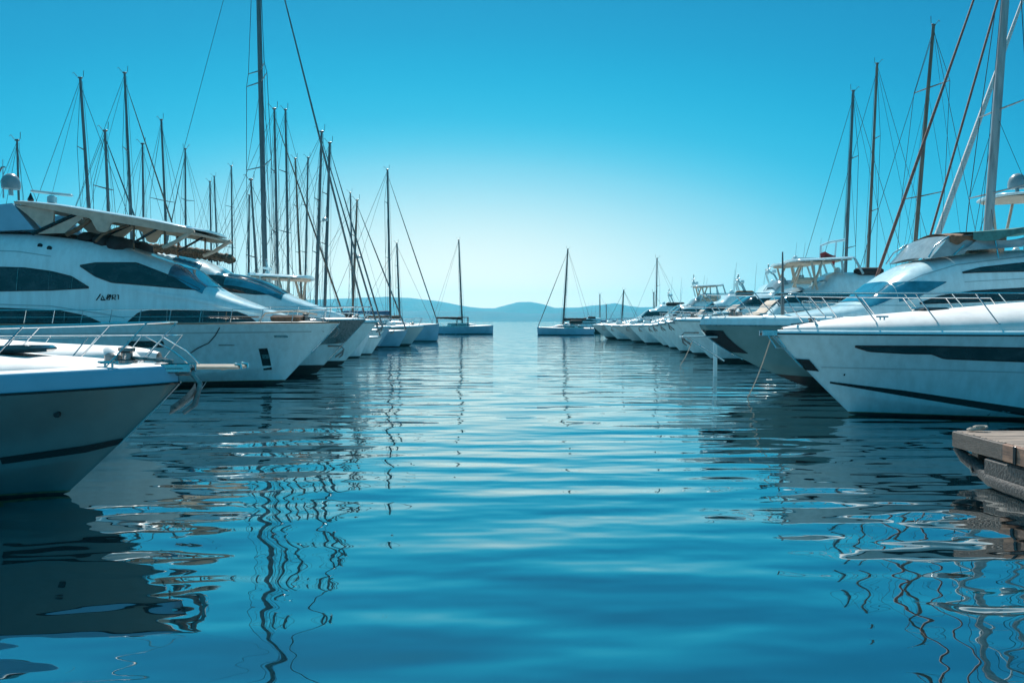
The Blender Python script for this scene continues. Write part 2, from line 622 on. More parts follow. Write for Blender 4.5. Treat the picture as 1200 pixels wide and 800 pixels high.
    def boot(s, root, m, name='boot_stripe', z0=-.15, z1=.12, q0=0.0, rise=0.0, steps=60):
        """painted bottom / boot top: follows hull section between two heights, right round the stem"""
        for sd in (1, -1):
            mb = MB()

            def fn(u, v):
                q = u ** 1.7
                z = z0 + (z1 + rise * (1 - q) ** 4 - z0) * v
                # find t in -1..1 with that height
                a, b = -1.0, 1.0
                for _ in range(22):
                    c = (a + b) / 2
                    if s.pt(q, c).z < z: a = c
                    else: b = c
                return s.pt(q, (a + b) / 2, sd, .006) + Vector((.006, 0, 0))

            mb.grid(fn, steps, 6)
            mb.build(name, m, root, 60)

    def rail(s, root, q0, q1, h=.75, n=6, lean=.25, ins=.12, dz=.1, r=.016, mid=True, sides=(1, -1), mt=None, foot=None, rt=None):
        """bow rail: a top tube round the bow on leaning stanchions"""
        mt = mt or M['steel']
        f = lambda q, hh, sd: (lambda p: Vector((p.x + lean * hh / h, p.y * sd, p.z + hh)))(s.inset(q, ins, dz))
        N_ = 26
        mb = MB()
        if len(sides) == 2:
            path = [f(q1 + (q0 - q1) * i / N_, h, -1) for i in range(N_ + 1)] + [f(q0 + (q1 - q0) * i / N_, h, 1) for i in range(N_ + 1)]
            mb.tube(path, rt or r, 6)
            if mid:
                mb.tube([p + Vector((-lean * .5, 0, -h * .5)) for p in path], r * .55, 5)
        else:
            for sd in sides:
                path = [f(q0 + (q1 - q0) * i / N_, h, sd) for i in range(N_ + 1)]
                mb.tube(path, rt or r, 6)
                if mid:
                    mb.tube([p + Vector((-lean * .5, 0, -h * .5)) for p in path], r * .55, 5)
        top = mb.build('bow_rail', mt, root, 60)
        for sd in sides:
            for i in range(n):
                q = q0 + (q1 - q0) * (i / max(1, n - 1))
                st = MB().tube([f(q, -.03, sd), f(q, h, sd)], r * .9, 6)
                b = f(q, 0, sd)
                st.lathe([(r * 2.2, -.01), (r * 2.2, .02)], (b.x, b.y, b.z), 8)
                st.build('stanchion', mt, top, 60)
        return top


class Shell:
    """a rounded superstructure lofted along the boat: half width, foot and top height against distance aft"""

    def __init__(s, w, zb, zt, n=4.0, th=.12, ox=0.0):
        f = lambda a: a if callable(a) else (curve(a) if isinstance(a, list) else (lambda d, q=a: q))
        s.w, s.zb, s.zt, s.n, s.th, s.ox = f(w), f(zb), f(zt), n, th, ox

    def pt(s, d, ph, off=0.0):
        w, zb, zt = s.w(d), s.zb(d), max(s.zt(d), s.zb(d) + .005)
        c, sn = math.cos(ph), math.sin(ph)
        h = abs(sn) ** (2 / s.n)
        y = w * math.copysign(abs(c) ** (2 / s.n), c) * (1 - s.th * h)
        p = Vector((s.ox - d, y, zb + (zt - zb) * h))
        if off:
            e = .02
            a = s.pt(d - e, ph) - s.pt(d + e, ph)
            b = s.pt(d, ph + .02) - s.pt(d, ph - .02)
            nn = a.cross(b)
            if nn.length > 1e-9:
                p -= nn.normalized() * off
        return p

    def phi(s, d, z):
        zb, zt = s.zb(d), s.zt(d)
        h = max(0, min(1, (z - zb) / max(1e-3, zt - zb)))
        return math.asin(min(1, h ** (s.n / 2)))

    def build(s, name, m, root, d0, d1, n=60, cap=True, front=False):
        mb = MB()
        K = 36

        def prm(v):
            # even spacing round the section
            return math.pi * v

        mb.grid(lambda u, v: s.pt(d0 + (d1 - d0) * u, prm(v)), n, K)
        if cap: mb.poly([s.pt(d1, prm(v / K)) for v in range(K + 1)])
        if front: mb.poly([s.pt(d0, prm(v / K)) for v in range(K, -1, -1)])
        return mb.build(name, m, root, 40)

    def patch(s, name, m, root, d0, d1, lo, hi, sides=(1, -1), off=.012, n=36, nv=8, zmode=True):
        """a pane lying on the surface between two height curves lo(d), hi(d)"""
        lo = lo if callable(lo) else (curve(lo) if isinstance(lo, list) else (lambda d, q=lo: q))
        hi = hi if callable(hi) else (curve(hi) if isinstance(hi, list) else (lambda d, q=hi: q))
        obs = []
        for sd in sides:
            mb = MB()

            def fn(u, v):
                d = d0 + (d1 - d0) * u
                a, b = lo(d), hi(d)
                if zmode: a, b = s.phi(d, a), s.phi(d, b)
                if b < a: a = b = (a + b) / 2
                p = s.pt(d, a + (b - a) * v, off)
                return (p.x, p.y * sd, p.z)

            mb.grid(fn, n, nv)
            obs.append(mb.build(name, m, root, 60))
        return obs


def anchor(parent, tip, s=1.0, m=None, name='anchor', drop=.25):
    """plough anchor hanging in a bow roller: shank, two curved flukes"""
    m = m or M['dsteel']
    t = Vector(tip)
    mb = MB()
    mb.box(t + Vector((-.25 * s, 0, .03 * s)), (.7 * s, .07 * s, .07 * s), .02)
    mb.tube([t + Vector((.08 * s, 0, .02)), t + Vector((.20 * s, 0, -.12 * s)), t + Vector((.12 * s, 0, -.42 * s)), t + Vector((-.05 * s, 0, -.55 * s))],
            [.035 * s, .04 * s, .045 * s, .03 * s], 8)
    for sd in (1, -1):
        mb.grid(lambda u, v: t + Vector((.16 * s - .42 * s * u + .06 * s * v, sd * (.02 + .2 * s * v * (1 - .7 * u)), -.22 * s - .36 * s * u ** .7 + .14 * s * v * v)), 8, 4)
    return mb.build(name, m, parent, 50)


def tube_obj(name, m, root, pts, r, n=6):
    return MB().tube(pts, r, n).build(name, m, root, 60)


def slab(name, m, root, d0, d1, w, zc, th=.12, ox=0.0, n=30, pw=3.0, camber=.1):
    """hardtop / roof: plan is a rounded oblong, zc(d) gives its height"""
    zc = zc if callable(zc) else (lambda d, q=zc: q)
    mb = MB()

    def edge(u):
        c = abs(2 * u - 1)
        return w * (1 - c ** 6) ** (1 / pw) + .02

    def fn(u, v):
        uu = .5 - .5 * math.cos(math.pi * u)
        d = d0 + (d1 - d0) * uu
        a = v * 2 * math.pi
        e = edge(uu)
        y = e * math.copysign(abs(math.cos(a)) ** .35, math.cos(a))
        z = math.copysign(abs(math.sin(a)) ** .6, math.sin(a)) * th / 2
        return (ox - d, y, zc(d) + z + camber * (1 - (y / w) ** 2))

    mb.grid(fn, n, 28)
    mb.poly([fn(0, v / 28) for v in range(28)])
    mb.poly([fn(1, v / 28) for v in range(28)])
    return mb.build(name, m, root, 40)


def radome(root, p, r=.35, m=None):
    o = MB().lathe([(r * .5, 0), (r * .95, .05 * r), (r, .35 * r), (r * .97, .9 * r), (r * .8, 1.4 * r), (r * .45, 1.75 * r), (.02, 1.86 * r)], p, 20).build('radome', m or M['radome'], root, 50)
    MB().lathe([(r * .25, -r * .7), (r * .2, 0.02)], p, 10).build('radome_stand', M['gelgrey'], o, 50)
    return o


def fender(root, p, r=.14, l=.6):
    p = Vector(p)
    o = MB().lathe([(.02, -l / 2 - r), (r * .6, -l / 2 - r * .7), (r, -l / 2), (r, l / 2), (r * .6, l / 2 + r * .7), (.03, l / 2 + r)], p, 12).build('fender', M['fender'], root, 50)
    MB().tube([p + Vector((0, 0, l / 2 + r)), p + Vector((0, 0, l / 2 + r + .7))], .012, 5).build('fender_line', M['drope'], o)


def boat_seat(root, c, wd=.9, m=None):
    x, y, z = c
    mb = MB().box((x, y, z + .22), (.55, wd, .44), .08).box((x - .26, y, z + .55), (.14, wd, .62), .06)
    return mb.build('helm_seat', m or M['dkcanvas'], root, 40)


def cleat(root, p):
    p = Vector(p)
    return MB().tube([p + Vector((-.14, 0, .08)), p + Vector((.14, 0, .08))], .022, 6).tube([p + Vector((-.05, 0, 0)), p + Vector((-.05, 0, .08))], .018, 6).tube(
        [p + Vector((.05, 0, 0)), p + Vector((.05, 0, .08))], .018, 6).build('cleat', M['steel'], root)


def windlass(root, p, s=1.0):
    p = Vector(p)
    mb = MB().lathe([(.16 * s, 0), (.16 * s, .08 * s), (.09 * s, .1 * s), (.09 * s, .2 * s), (.13 * s, .23 * s), (.13 * s, .28 * s), (.04 * s, .31 * s)], p, 14)
    mb.box(p + Vector((-.22 * s, 0, .1 * s)), (.22 * s, .22 * s, .2 * s), .03)
    mb.tube([p + Vector((.1 * s, 0, .12 * s)), p + Vector((.75 * s, 0, .06 * s))], .03 * s, 6)
    return mb.build('windlass', M['dsteel'], root, 40)


def antenna_rod(root, p, h, r=.012, lean=0.0, m=None):
    p = Vector(p)
    return MB().tube([p, p + Vector((lean * .3, 0, h * .5)), p + Vector((lean, 0, h))], [r * 1.4, r, r * .5], 6).build('antenna', m or M['gelgrey'], root)


def radar_mast(root, p, h=2.0, w=1.6, s=1.0):
    """arch on the flybridge with lights, a turning radar bar and domes"""
    x, y, z = p
    mb = MB()
    for sd in (1, -1):
        mb.tube([(x - .5, sd * w / 2, z), (x - .1, sd * w / 2 * .8, z + h * .55), (x + .1, sd * w / 2 * .35, z + h * .72)], .06 * s, 8)
    mb.tube([(x + .1, -w / 2 * .35, z + h * .72), (x + .1, w / 2 * .35, z + h * .72)], .06 * s, 8)
    mb.tube([(x + .1, 0, z + h * .7), (x + .05, 0, z + h)], .045 * s, 8)
    a = mb.build('radar_arch', M['gelgrey'], root, 50)
    MB().box((x + .1, .0, z + h * .86), (.16, 1.1 * s, .12), .04).box((x + .1, 0, z + h * .78), (.22, .26, .14), .04).build('radar_bar', M['gel'], a)
    MB().lathe([(.03, 0), (.06, .02), (.06, .12), (.02, .15)], (x + .05, 0, z + h), 8).build('light', M['radome'], a)
    for sd in (1, -1):
        MB().lathe([(.1, 0), (.16, .05), (.17, .15), (.12, .27), (.02, .32)], (x - .1, sd * w * .36, z + h * .62), 12).build('dome', M['gel'], a)
    return a


def snap(boat, surf, px, py):
    """photo pixel on the near side of a hull or superstructure -> (distance aft of bow tip, height)"""
    yl = 1.0
    for _ in range(8):
        d, z = boat.loc(px, py, yl)
        if isinstance(surf, Hull):
            yl = abs(surf.on(d, z, 1).y)
        else:
            yl = abs(surf.pt(d, surf.phi(d, z)).y)
    return d, z


def snaps(boat, surf, pts):
    return [snap(boat, surf, *p) for p in pts]


def side_pane(boat, surf, name, m, top, bot, both=True, off=.012, n=40):
    """window outlined by its top and bottom edge in the photo, laid on the boat's side"""
    T, Bt = snaps(boat, surf, top), snaps(boat, surf, bot)
    hi, lo = polyl(T), polyl(Bt)
    d0 = max(min(p[0] for p in T), min(p[0] for p in Bt))
    d1 = min(max(p[0] for p in T), max(p[0] for p in Bt))
    sides = (boat.near, -boat.near) if both else (boat.near,)
    if isinstance(surf, Hull):
        obs = surf.band(boat.root, m, name, lo, hi, d0, d1, sides, n, off)
    else:
        obs = surf.patch(name, m, boat.root, d0, d1, lo, hi, sides, off, n)
    if name.endswith('window'):
        for o, sd in zip(obs, sides):
            pts = []
            for f_, rng in ((hi, range(n + 1)), (lo, range(n, -1, -1))):
                for i in rng:
                    d = d0 + (d1 - d0) * i / n
                    z = f_(d)
                    if isinstance(surf, Hull): p = surf.on(d, z, 1, off)
                    else: p = surf.pt(d, surf.phi(d, z), off)
                    p = Vector((p.x, p.y * sd, p.z))
                    if not pts or (p - pts[-1]).length > .012: pts.append(p)
            tube_obj('seal', M['rubber'], o, pts + [pts[0]], .018, 5)
    return obs


def hull_patch(hull, root, m, name, q0, q1, t0, t1, sides=(1, -1), off=.015):
    obs = []
    for sd in sides:
        obs.append(MB().grid(lambda u, v: hull.pt(q0 + (q1 - q0) * u, t0 + (t1 - t0) * v, sd, off) + Vector((off, 0, 0)), 12, 8).build(name, m, root, 60))
    return obs


def stem_bar(hull, root, m, t0, t1, r=.03, name='stem_strip'):
    return tube_obj(name, m, root, [hull.pt(0, t0 + (t1 - t0) * i / 14, 1, -.02) + Vector((.012, 0, 0)) for i in range(15)], r, 6)


GL, GR = 'boats moored bow out along the left quay', 'boats moored bow out along the right quay'
GS, GT = 'sailing boats with bare masts on the left', 'sailing boats with bare masts on the right'

# ================================================================== LEFT 1: small motor boat in the near corner
p = at(210, 448, 10.6)
b = Boat('motorboat', 'small dark teal motor boat with black stripe and bow anchor, in the near left corner', 'motor boat', p.x, 10.6, 0, GL)
h1 = Hull(9.5, 3.2, p.z, 1.36, 1.75, full=2.0, flare=1.9, knuckle=.12, chine=.38, curved=1.05)
h1.build(b.root, M['teal'], gunm=M['bluegel'], mould=(0, .25, .03), camber=.10)
h1.rub(b.root, M['black'], .018)
h1.boot(b.root, M['anti'], z0=-.2, z1=.03)
h1.boot(b.root, M['scum'], 'waterline_stain', z0=.03, z1=.055)
side_pane(b, h1, 'stripe', M['black'], [(146, 513), (100, 522), (0, 536)], [(146, 519), (100, 530), (0, 544)])
stem_bar(h1, b.root, M['steel'], .1, 1, .014)
sh = Shell([(.55, .12), (1.0, .55), (2, 1.0), (4, 1.3), (9.5, 1.35)], lambda d: h1.zsh(d / 9.5) + .18,
           b.locs([(172, 439), (150, 432), (120, 427.5), (60, 422), (0, 418.5), (-120, 402), (-300, 370)], .6), 3.0, .1)
sh.build('foredeck', M['deck'], b.root, .5, 7.5)
d, z = b.loc(10, 413, .3)
MB().box((-d, 0, z + .04), (.62, .62, .09), .035).build('deck_hatch', M['glass'], b.root)
h1.rail(b.root, .075, .62, h=.66, n=5, lean=.62, ins=.2, dz=.2, r=.012, mid=False, sides=(1, -1))
d, z = snap(b, h1, 68, 485)
q, t = h1.solve(d, z)
v_ = h1.pt(q, t, b.near, .012)
MB().lathe([(.045, -.02), (.05, .0), (.03, .012)], v_, 14, 'y').build('vent', M['black'], b.root)
windlass(b.root, (-.72, 0, p.z + .24), .85)
MB().box((-.25, 0, p.z + .2), (.75, .24, .05), .02).box((-.05, .1, p.z + .2), (.5, .04, .12), .015).box((-.05, -.1, p.z + .2), (.5, .04, .12), .015).build('bow_roller', M['steel'], b.root)
anchor(b.root, (.10, 0, p.z + .10), .95)
for k in (-1, 1): cleat(b.root, (-.75, k * .42, p.z + .22))

# ================================================================== LEFT 2: white motor boat with a bow platform
p = at(212, 434, 16)
b = Boat('motorboat', 'white motor boat with long beige bow platform, just behind the near teal boat', 'motor boat', p.x, 16, 0, GL)
h2 = Hull(11, 3.7, p.z, 1.3, 1.6, full=2.1, flare=1.8)
h2.build(b.root, M['gel'], mould=(0, .14, .1))
h2.rub(b.root, M['black'], .02)
h2.boot(b.root, M['anti'], z1=.06)
sh = Shell([(.5, .15), (1.2, .75), (3, 1.25), (11, 1.45)], lambda d: h2.zsh(d / 11) + .12, b.locs([(190, 427), (170, 415), (130, 408), (60, 405), (0, 402), (-150, 385), (-300, 340)], .7), 3.2, .1)
sh.build('foredeck', M['deck'], b.root, .45, 8)
mb = MB()
for k in (-1, 1): mb.box((.42, k * .2, p.z + .08), (1.75, .26, .07), .025)
mb.box((-.1, 0, p.z + .04), (.8, .62, .05), .02).box((.95, 0, p.z + .05), (.08, .5, .05), .015)
pl = mb.build('bow_platform', M['beige'], b.root)
for k in (-1, 1): tube_obj('roller', M['steel'], pl, [(1.2, k * .2, p.z + .14), (1.32, k * .2, p.z + .12), (1.32, k * .2, p.z + .05)], .035)
windlass(b.root, (-.85, -.1, p.z + .2), .8)
h2.rail(b.root, .05, .6, h=.62, n=6, lean=.5, ins=.15, dz=.12, r=.013, mid=False, sides=(1, -1))
for k in (-1, 1): tube_obj('pulpit_brace', M['steel'], b.root, [(-.55, k * .35, p.z + .72), (.0, k * .3, p.z + .4), (.3, k * .22, p.z + .12)], .018)
MB().grid(lambda u, v: (-1.7 + 1.1 * u, -.75 + .7 * v, p.z + .16 + .34 * math.sin(math.pi * u) ** .5 * math.sin(math.pi * v) ** .5 + .03 * math.sin(13 * u + 7 * v)), 20, 14).build('windlass_cover', M['deck'], b.root, 60)

# ================================================================== LEFT 3: big flybridge yacht
p = at(397, 379, 29.2)
b = Boat('flybridge_yacht', 'big white flybridge yacht with beige hardtop, radar dome, and dark oval side windows', 'yacht', p.x, 29.2, 0, GL)
h3 = Hull(22, 5.6, p.z, 2.22, 2.35, full=2.5, flare=1.6, fwd=.42, chine=.35, curved=1.0)
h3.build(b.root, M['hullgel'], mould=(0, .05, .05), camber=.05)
h3.boot(b.root, M['anti'], z0=-.25, z1=.13)
h3.boot(b.root, M['scum'], 'waterline_stain', z0=.13, z1=.16)
h3.rub(b.root, M['teak'], .03, 'cap_rail', .04)
h3.band(b.root, M['gelgrey'], 'rub_rail', lambda d: h3.zsh(d / 22) - .32, lambda d: h3.zsh(d / 22) - .27, .5, 20)
s3 = Shell([(1.6, .1), (2.6, .75), (3.6, 1.25), (5, 1.7), (7, 2.1), (9, 2.3), (12, 2.38), (22, 2.3)], lambda d: 2.2,
           b.locs([(352, 375), (325, 369), (300, 361), (270, 350), (240, 337), (222, 325), (205, 311), (185, 303), (160, 295), (135, 286), (100, 276), (60, 270), (0, 268), (-150, 266), (-280, 268)], 1.4), 4.6, .16)
s3.build('superstructure', M['gel'], b.root, 1.6, 20)
side_pane(b, s3, 'saloon_window', M['glass'], [(234, 339), (212, 328), (186, 318), (160, 308), (112, 308), (94, 311)], [(234, 340), (180, 335), (131, 331), (112, 324), (94, 312)])
side_pane(b, s3, 'cabin_window', M['glass'], [(104, 336.5), (84, 324), (60, 318), (30, 314), (0, 313), (-40, 316)], [(104, 337.5), (60, 340), (0, 341), (-40, 341)])
side_pane(b, s3, 'deck_window', M['glass'], [(300, 377), (290, 370), (278, 365.5), (180, 363), (163, 366), (150, 377)], [(300, 378), (150, 378)])
side_pane(b, s3, 'deck_window', M['glass'], [(118, 378), (100, 370), (70, 364), (0, 361), (-90, 360)], [(118, 378.5), (0, 378.5), (-90, 378.5)])
side_pane(b, s3, 'moulding', M['gel'], [(306, 365), (225, 349), (170, 341), (138, 337)], [(306, 369), (225, 352.5), (170, 344), (138, 338)], off=.05)
side_pane(b, s3, 'groove', M['gelgrey'], [(60, 300), (20, 294), (-60, 292)], [(60, 301), (20, 295.2), (-60, 293.2)])
side_pane(b, s3, 'groove', M['gelgrey'], [(146, 372), (120, 367), (60, 358), (0, 356)], [(146, 373), (120, 368.2), (60, 359.2), (0, 357.2)])
for x_, y_ in ((47, 288), (58, 291)):
    d, z = snap(b, s3, x_, y_)
    q_ = s3.pt(d, s3.phi(d, z), .0)
    MB().lathe([(.09, -.02), (.09, .02), (.04, .03)], (q_.x, b.near * q_.y, q_.z), 14, 'y').build('porthole', M['black'], b.root)
for x_, y0, y1 in ((57, 318, 339.5), (20, 314, 340.5), (84, 325, 338), (75, 365, 378), (30, 362, 378), (195, 363.5, 377.5), (237, 364.5, 377.5), (255, 365, 377.5)):
    side_pane(b, s3, 'mullion', M['dsteel'], [(x_, y0), (x_ + 1.4, y0)], [(x_, y1), (x_ + 1.4, y1)], n=2, off=.022)
for x_, y0, y1 in ((264, 365, 379), (270, 366, 379)):
    side_pane(b, s3, 'window_frame', M['teak'], [(x_, y0), (x_ + 2, y0)], [(x_, y1), (x_ + 2, y1)], n=2, off=.05)
side_pane(b, s3, 'window_frame', M['teak'], [(303, 371), (262, 371)], [(303, 372.2), (262, 372.2)], n=8, off=.05)
# windscreen wrapped over the front of the house
d0, d1 = b.loc(238, 337, 1.2)[0], b.loc(201, 310, 1.2)[0]
for k in range(3):
    a0, a1 = [(.62, 1.15), (1.19, 1.95), (1.99, 2.52)][k]
    s3.patch('windscreen', M['bglass'], b.root, d0, d1, a0, a1, (1,), .02, 16, 12, False)
# lettering strokes on the side
d, z = snap(b, s3, 113, 351)
strokes = [[(0, -.04), (.12, .12), (.14, .16)], [(.16, -.03), (.22, .10), (.30, -.03)], [(.17, -.03), (.33, -.03)], [(.36, .0), (.42, .15), (.52, .12), (.46, -.03), (.38, -.02), (.50, .15)],
           [(.57, -.02), (.57, .13), (.68, .13), (.68, .06), (.58, .05), (.70, -.02)], [(.74, .13), (.79, .13), (.79, -.01)]]
mb = MB()
for st in strokes:
    pts = []
    for (u, v) in st:
        dd, zz = d - u * .92, z + v * 1.1 + .02
        q_ = s3.pt(dd, s3.phi(dd, zz), .012)
        pts.append((q_.x, b.near * q_.y, q_.z))
    mb.tube(pts, .02, 5)
mb.build('lettering', M['black'], b.root)
# hardtop
E = b.locs([(6, 234), (60, 239), (120, 248.5), (180, 258.5), (229, 269)], 1.9)
zc = curve(E)
hd0, hd1 = E[-1][0], E[0][0]
top = slab('hardtop', M['gel'], b.root, hd0, hd1, 2.0, lambda d: zc(d) - .02, .09, pw=5)
slab('lining', M['beige'], top, hd0 + .12, hd1 - .1, 1.9, lambda d: zc(d) - .11, .06, pw=5, camber=.0)
for sd in (b.near, -b.near):
    L_ = lambda x_, y_: (lambda q: Vector((-q[0], sd * 1.8, q[1])))(b.loc(x_, y_, 1.8))
    near_ = sd == b.near
    for nm, mm, pp, r_ in (('support', M['black'], [(38, 274), (60, 264), (98, 247)], .07), ('support', M['brown'], [(78, 275), (92, 268), (110, 254)], .085),
                           ('support', M['brown'], [(112, 283), (120, 275), (134, 269), (150, 264)], .05), ('support', M['black'], [(157, 284), (192, 264)], .045),
                           ('support', M['beige'], [(191, 290), (205, 284), (227, 270)], .075)):
        if near_ or mm in (M['beige'], M['black']): tube_obj(nm, mm, b.root, [L_(*q) for q in pp], r_, 8)
    for x_ in (157, 193): tube_obj('support', M['brown'], b.root, [L_(x_, 292), L_(x_, 264)], .035, 8)
    # hanging beige valance with cut-out arches
    dp_ = b.loc(119, 262, 1.9)[0]
    vd_ = lambda d: (.09 + .17 * min(1, max(0, (hd1 - .6 - d) / 2.2)) ** .7 * min(1, max(0.15, (d - hd0) / .9)) + .42 * math.exp(-((d - dp_) / .3) ** 4))
    MB().grid(lambda u, v: (lambda d: (-d, sd * (1.97 - .06 * v), zc(d) - .03 - v * vd_(d)))(hd0 + .06 + (hd1 - hd0 - .4) * u), 70, 5).grid(
        lambda u, v: (lambda d: (-d, sd * (1.90 - .06 * v), zc(d) - .03 - v * vd_(d)))(hd0 + .06 + (hd1 - hd0 - .4) * u), 70, 5).build('valance', M['beige'], b.root, 60)
    # quarter panels under the hardtop
    P = [L_(*q) for q in ((18, 241), (30, 250), (50, 268), (62, 266), (63, 243))]
    Q = [v + Vector((0, -sd * .1, 0)) for v in P]
    mb = MB().poly(P).poly(Q[::-1])
    for i in range(5): mb.poly([P[i], P[(i + 1) % 5], Q[(i + 1) % 5], Q[i]])
    mb.build('quarter_panel', M['beige'], b.root)
    P = [L_(*q) for q in ((44, 274), (76, 273), (102, 251), (96, 250))]
    Q = [v + Vector((0, -sd * .05, 0)) for v in P]
    mb = MB().poly(P).poly(Q[::-1])
    for i in range(4): mb.poly([P[i], P[(i + 1) % 4], Q[(i + 1) % 4], Q[i]])
    mb.build('quarter_panel', M['beige'], b.root)
    P = [L_(*q) for q in ((-60, 246), (14, 238), (40, 269), (-40, 272))]
    Q = [v + Vector((0, -sd * .5, 0)) for v in P]
    mb = MB().poly(P).poly(Q[::-1])
    for i in range(4): mb.poly([P[i], P[(i + 1) % 4], Q[(i + 1) % 4], Q[i]])
    mb.build('arch_pillar', M['bluegel'], b.root)
side_pane(b, s3, 'coaming_band', M['black'], [(112, 282), (90, 276), (40, 271), (-30, 270)], [(112, 285.5), (90, 281), (40, 275.5), (-30, 274)], off=.03)
for (x_, y_, wd) in ((106, 283, 1.1), (124, 285, 1.1), (140, 288, 1.0)):
    d, z = b.loc(x_, y_, .9)
    MB().box((-d, b.near * .9, z), (.62, 1.1, .62), .16).build('seat_cover', M['dkcanvas'], b.root, 60)
    MB().box((-d, -b.near * .7, z), (.62, 1.1, .62), .16).build('seat_cover', M['dkcanvas'], b.root, 60)
zt = lambda x_, y_, yl: (lambda q: Vector((-q[0], b.near * yl, q[1])))(b.loc(x_, y_, yl))
radome(b.root, zt(13, 222, 1.2), .31)
a_ = zt(61, 238, 0.6)
MB().box(a_ + Vector((0, 0, .12)), (.26, .3, .3), .05).box(a_ + Vector((0, 0, .36)), (1.55, .14, .10), .03, Matrix.Rotation(R(6.5), 3, 'Y')).build('radar_bar', M['gelgrey'], b.root)
MB().lathe([(.09, 0), (.11, .06), (.05, .2), (.015, .3)], zt(36, 236, 1.3), 10).build('horn', M['black'], b.root)
antenna_rod(b.root, zt(4, 232, 1.0), 1.4, .02)
tube_obj('antenna', M['dsteel'], b.root, [zt(-4, 208, 1.2), zt(2, 196, 1.2), zt(6, 196, 1.2)], .03)
# topside details
side_pane(b, h3, 'anchor_recess', M['black'], [(319, 407.5), (303, 408.5)], [(319, 433), (304, 434)], n=8)
side_pane(b, h3, 'recess_plate', M['dsteel'], [(316, 415), (307, 415.4)], [(316, 420), (307, 420.4)], n=4, off=.03)
side_pane(b, h3, 'hull_window', M['glass'], [(193, 400), (150, 400)], [(193, 406.5), (150, 406.5)], n=8)
side_pane(b, h3, 'hawse_hole', M['steel'], [(338, 393), (321, 393)], [(338, 395.6), (321, 395.6)], n=6, off=.02)
side_pane(b, h3, 'vent_slot', M['dsteel'], [(275, 404), (256, 404)], [(275, 405), (256, 405)], n=6)
stem_bar(h3, b.root, M['steel'], .25, 1, .03)
h3.rail(b.root, .02, .60, h=.50, n=14, lean=.1, ins=.1, dz=.03, r=.017, mid=True)
anchor(b.root, (-.15, 0, p.z - .12), .75)
mb = MB()
l0 = [snap(b, h3, *q) for q in ((258, 384), (253, 393), (245, 402), (232, 408), (222, 415))]
mb.tube([Vector((-d, b.near * (abs(h3.on(d, z, 1).y) + .05), z)) for d, z in l0], .018, 5)
mb.build('hanging_line', M['drope'], b.root)
# foredeck clutter: coaming seat, coiled lines
d, z = b.loc(335, 374, .3)
MB().box((-d, 0, z + .02), (1.1, 1.2, .28), .08).build('sun_pad', M['brown'], b.root)
tube_obj('deck_arch', M['beige'], b.root, [(-d - .9, -.9, z - .2), (-d - .6, -.85, z + .22), (-d + .5, -.6, z + .3), (-d + 1.2, -.35, z + .18)], .035)
windlass(b.root, (-1.3, .2, p.z + .1), 1.0)

# ================================================================== LEFT 4: second big yacht
p = at(428, 375, 34.6)
b = Boat('flybridge_yacht', 'white motor yacht with steel anchor plate on its stem and rolled brown flybridge cover', 'yacht', p.x, 34.6, 0, GL)
h4 = Hull(21, 5.0, p.z, 2.3, 2.4, full=2.4, flare=1.7, fwd=.44, chine=.36, curved=1.0)
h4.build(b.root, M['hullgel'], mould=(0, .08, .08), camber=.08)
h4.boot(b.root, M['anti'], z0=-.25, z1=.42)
h4.rub(b.root, M['dsteel'], .03)
hull_patch(h4, b.root, M['dsteel'], 'stem_plate', 0, .07, .35, 1.0)
stem_bar(h4, b.root, M['steel'], -.2, 1, .03)
anchor(b.root, (-1.1, -.25, 1.25), .9)
s4 = Shell([(1.0, .15), (2.2, .9), (4, 1.5), (6, 1.9), (8, 2.1), (20, 2.1)], lambda d: 2.35,
           b.locs([(415, 374), (400, 370), (365, 358), (332, 345), (318, 337), (300, 328), (280, 322), (258, 318), (244, 310), (225, 303), (195, 297), (160, 290), (60, 284), (-120, 284)], 1.2), 4.0, .15)
s4.build('superstructure', M['gel'], b.root, .9, 19)
side_pane(b, s4, 'saloon_window', M['glass'], [(329, 344.5), (305, 334), (282, 327), (255, 323), (236, 322)], [(329, 345.5), (300, 345), (270, 342), (236, 335)])
d0, d1 = b.loc(331, 343, .9)[0], b.loc(268, 320, .9)[0]
for k in range(4):
    a0 = .55 + k * .51
    s4.patch('windscreen', M['glass'] if k % 3 else M['bglass'], b.root, d0, d1, a0, a0 + .47, (1,), .02, 16, 8, False)
side_pane(b, s4, 'fly_windscreen', M['bglass'], [(249, 311), (228, 302), (200, 300)], [(249, 317), (228, 316), (200, 309)])
rl = [b.loc(x_, y_, 1.1) for x_, y_ in ((258, 302), (250, 299), (230, 296), (205, 293), (180, 291), (160, 290))]
fz = curve(rl)
ra_, rb_ = min(q[0] for q in rl), max(q[0] for q in rl)
for sd in (b.near, -b.near):
    n_ = 44
    rs4 = random.Random(11 + sd)
    pp = [Vector((-(ra_ + (rb_ - ra_) * i / n_), sd * (1.1 - .55 * max(0, 1 - i / 6)), fz(ra_ + (rb_ - ra_) * i / n_) + rs4.uniform(-.02, .02))) for i in range(n_ + 1)]
    tube_obj('rolled_cover', M['basket'], b.root, pp, [(.10 + .10 * min(1, i / 4)) * (1 + .16 * math.sin(i * 2.1) + rs4.uniform(-.06, .06)) for i in range(n_ + 1)], 12)
h4.rail(b.root, .02, .6, h=.55, n=12, lean=.12, ins=.1, dz=.06, r=.018)
d, z = b.loc(200, 283, 0)
radar_mast(b.root, (-d - 6, 0, 5.2), 1.5, 2.2)


